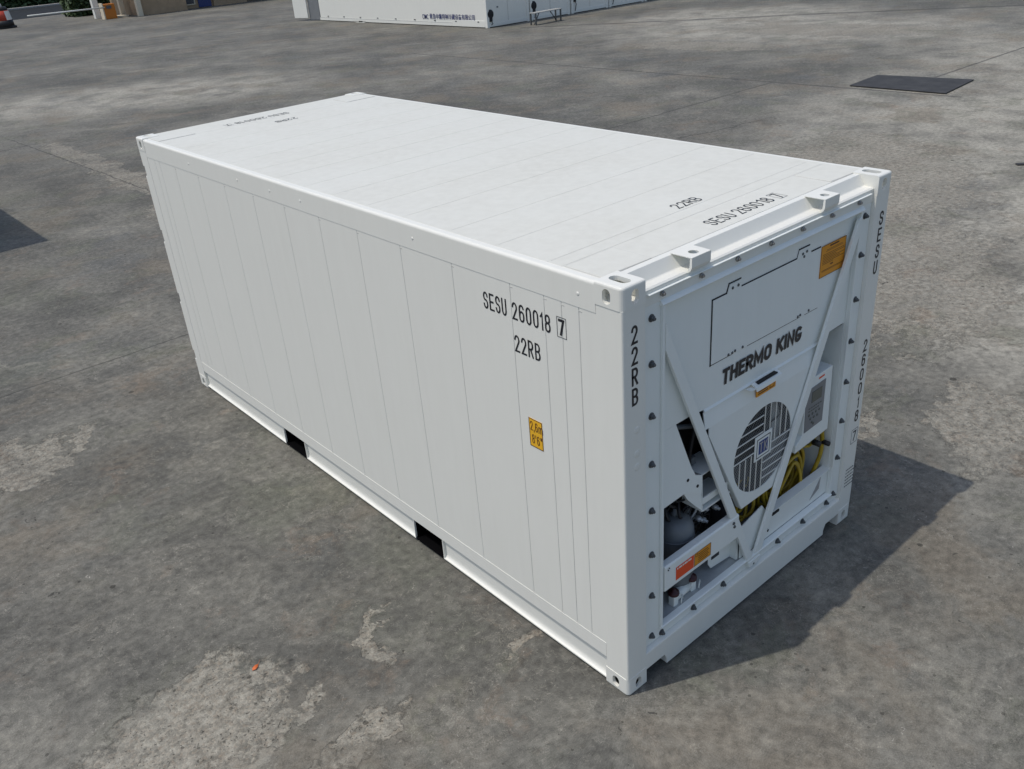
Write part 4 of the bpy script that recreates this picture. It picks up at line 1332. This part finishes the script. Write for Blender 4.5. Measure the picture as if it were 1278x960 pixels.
# ------------------------------------------------------------------ steel sheet, strip and leaf on the ground
c4 = [(17.57, 8.74), (19.07, 8.86), (19.32, 6.60), (17.55, 6.43)]
m = MB(); m.prism(c4, 'z', .012, .030, bev=.003)
tag(m.build('steel_plate', 'plate'), 'large dark rectangular sheet lying flat on the concrete', 'plate')
m = MB(); m.prism([(12.55, 2.90), (12.62, 2.96), (13.30, 2.20), (13.24, 2.14)], 'z', .0, .025, bev=.004)
tag(m.build('metal_strip', 'plate'), 'thin dark strip lying on the concrete at the right edge', 'strip')
m = MB()
P5 = [(-1.530, 1.835, .004), (-1.500, 1.815, .014), (-1.468, 1.838, .010), (-1.448, 1.872, .003), (-1.480, 1.868, .016), (-1.512, 1.862, .008)]
fv = [m.bm.verts.new(p) for p in P5]; cv = m.bm.verts.new((-1.488, 1.845, .018))
for i in range(6): m.bm.faces.new((fv[i], fv[(i + 1) % 6], cv))
r_ = bmesh.ops.extrude_face_region(m.bm, geom=m.bm.faces[:])
for v in [g_ for g_ in r_['geom'] if isinstance(g_, bmesh.types.BMVert)]: v.co.z += .0015
m.tube([(-1.475, 1.850, .014), (-1.440, 1.870, .018), (-1.415, 1.905, .008)], .0015, n=5)
for v in m.bm.verts: v.co = Vector((-1.488, 1.845, 0)) + (v.co - Vector((-1.488, 1.845, 0))) * .68 + Vector((0, 0, .001))
tag(m.build('fallen_leaf', 'leaf'), 'tiny orange fallen leaf on the pitted concrete in front', 'leaf')

# ------------------------------------------------------------------ gatehouse, barrier, cone, road, hedge
t = empty('gatehouse', (22.0, 66.0, 0))
tag(t, 'beige gatehouse with cream porch pillars and a blue door at the far left', 'building')
m = MB()
m.box(0, 3.4, 0, 6, 0, 3.6, bev=.01); m.box(3.4, 5.9, 1.1, 6, 0, 3.6); m.box(5.9, 8.6, .9, 6, 0, 3.6); m.box(8.6, 16, 2.4, 6, 0, 3.6)
m.build('wall', 'beige', t)
m = MB(); m.box(-2.2, 16.2, -.15, 6.2, 3.6, 3.85, bev=.01); m.build('roof', 'cream', t)
for x, y in ((-.36, -.36), (-.75, 2.0)): MB().box(x, x + .34, y, y + .34, 0, 3.6, bev=.01).build('pillar', 'cream', t)
f = MB().box(3.5, 4.5, 1.04, 1.0995, .25, 2.4).build('window', 'cream', t)
MB().box(3.58, 4.42, 1.02, 1.039, .33, 2.3).build('pane', 'glass', f)
MB().box(4.75, 5.75, 1.03, 1.0995, .02, 2.3, bev=.005).build('door', 'bluedoor', t)
MB().box(8.62, 9.3, 2.3, 2.399, .02, 2.3).build('door', 'gasket', t)
MB().box(-1.9, -.6, 1.0, 2.6, .0, .12, bev=.01).build('step', 'cream', t)

t = empty('barrier_gate', (20.05, 67.0, 0))
tag(t, 'orange barrier cabinet with a white boom reaching left over the gate', 'barrier')
m = MB(); m.box(-.36, .45, -.25, .30, 0, .98, bev=.02); m.build('cabinet', 'orange', t)
m = MB(); m.box(-.44, -.36, -.30, .35, 0, 1.05, bev=.01); m.build('cabinet_edge', 'cream', t)
m = MB(); m.tube([(-.30, -.30, .78), (-6.1, -3.15, .95)], [.05, .04], n=8); m.build('boom', 'white', t)
m = MB(); m.box(-.15, .18, -.32, -.25, .68, .88); m.build('pivot', 'darksteel', t)
m = MB(); m.box(-.20, .20, -.20, .20, 0, 5.2, bev=.02)
o = m.build('gate_post', 'white'); o.location = (19.85, 68.95, 0)
tag(o, 'tall white square gate post just behind the orange barrier cabinet', 'post')

t = empty('traffic_cone', (13.95, 70.8, 0))
tag(t, 'big red and white striped cone with black base near the roadside', 'traffic cone')
m = MB(); m.box(-.78, .74, -.6, .6, 0, .16, bev=.04); m.lathe((0, 0, .16), [(.74, 0), (.70, .36)], n=32); m.build('base', 'rubber', t)
m = MB(); m.lathe((0, 0, .52), [(.685, 0), (.60, .62)], n=32); m.build('body', 'conered', t)
for k in range(3):
    m = MB(); c0 = R(-39 + 120 * k)
    for i in range(8):
        a0, a1 = c0 + R(-34 + 8.5 * i), c0 + R(-34 + 8.5 * (i + 1))
        q_ = lambda a_, r_, z_: (r_ * math.cos(a_), r_ * math.sin(a_), z_)
        m.quad(q_(a0, .692, .54), q_(a1, .692, .54), q_(a1, .610, 1.12), q_(a0, .610, 1.12))
    m.build('stripe', 'white', t)
m = MB(); m.lathe((0, 0, 1.14), [(.60, 0), (.50, .24)], n=32); m.build('collar', 'rubber', t)
m = MB(); m.lathe((0, 0, 1.38), [(.30, 0), (.24, .22), (.10, .34), (.06, .44)], n=20); m.build('tip', 'white', t)

m = MB(); m.box(-300, 300, 80.2, 97.4, .0, .004); tag(m.build('road', 'asphalt'), kind='structure')
m = MB(); m.box(-300, 300, 97.4, 98.3, 0, .15, bev=.02); tag(m.build('pavement', 'kerb'), kind='structure')

def hedge(name, x0, x1, y0, y1, h, n, label, sz=.16, grp=None, trunk=True):
    t = empty(name, ((x0 + x1) / 2, (y0 + y1) / 2, 0)); tag(t, label, 'hedge', grp)
    m = MB(); w, d = x1 - x0, y1 - y0
    for k in range(n):
        x = random.uniform(-w / 2, w / 2); y = random.uniform(-d / 2, d / 2); z = random.uniform(.05, h) * (1 - .12 * random.random() * abs(math.sin(x * 2)))
        a = Vector((random.gauss(0, 1), random.gauss(0, 1), random.gauss(0, 1))).normalized(); b = a.orthogonal().normalized()
        s_ = sz * random.uniform(.6, 1.3); p_ = Vector((x, y, z))
        m.quad(p_ - a * s_, p_ - b * s_ * .6, p_ + a * s_, p_ + b * s_ * .6)
    m.build('foliage', 'foliage', t)
    m = MB()
    for k in range(max(2, int(w / 2))):
        x = -w / 2 + (k + .5) * w / max(2, int(w / 2)); m.tube([(x, 0, 0), (x + .05, 0, h * .8)], [.04, .015], n=5)
    m.build('stem', 'twig', t)
random.seed(9)
hedge('hedge', 19.7, 26.5, 73.8, 76.5, 1.9, 9000, 'low green hedge behind the barrier gate and its white post')
m = MB()
random.seed(10)
for k in range(26000):
    x = random.uniform(4, 46); y = random.uniform(98.6, 102); z = random.uniform(.1, 3.4)
    a = Vector((random.gauss(0, 1), random.gauss(0, 1), random.gauss(0, 1))).normalized(); b = a.orthogonal().normalized(); s_ = random.uniform(.15, .34)
    p_ = Vector((x, y, z)); m.quad(p_ - a * s_, p_ - b * s_ * .6, p_ + a * s_, p_ + b * s_ * .6)
tag(m.build('shrubbery', 'foliage'), 'dark band of shrubs across the road at the top left', 'shrubbery', kind='stuff')
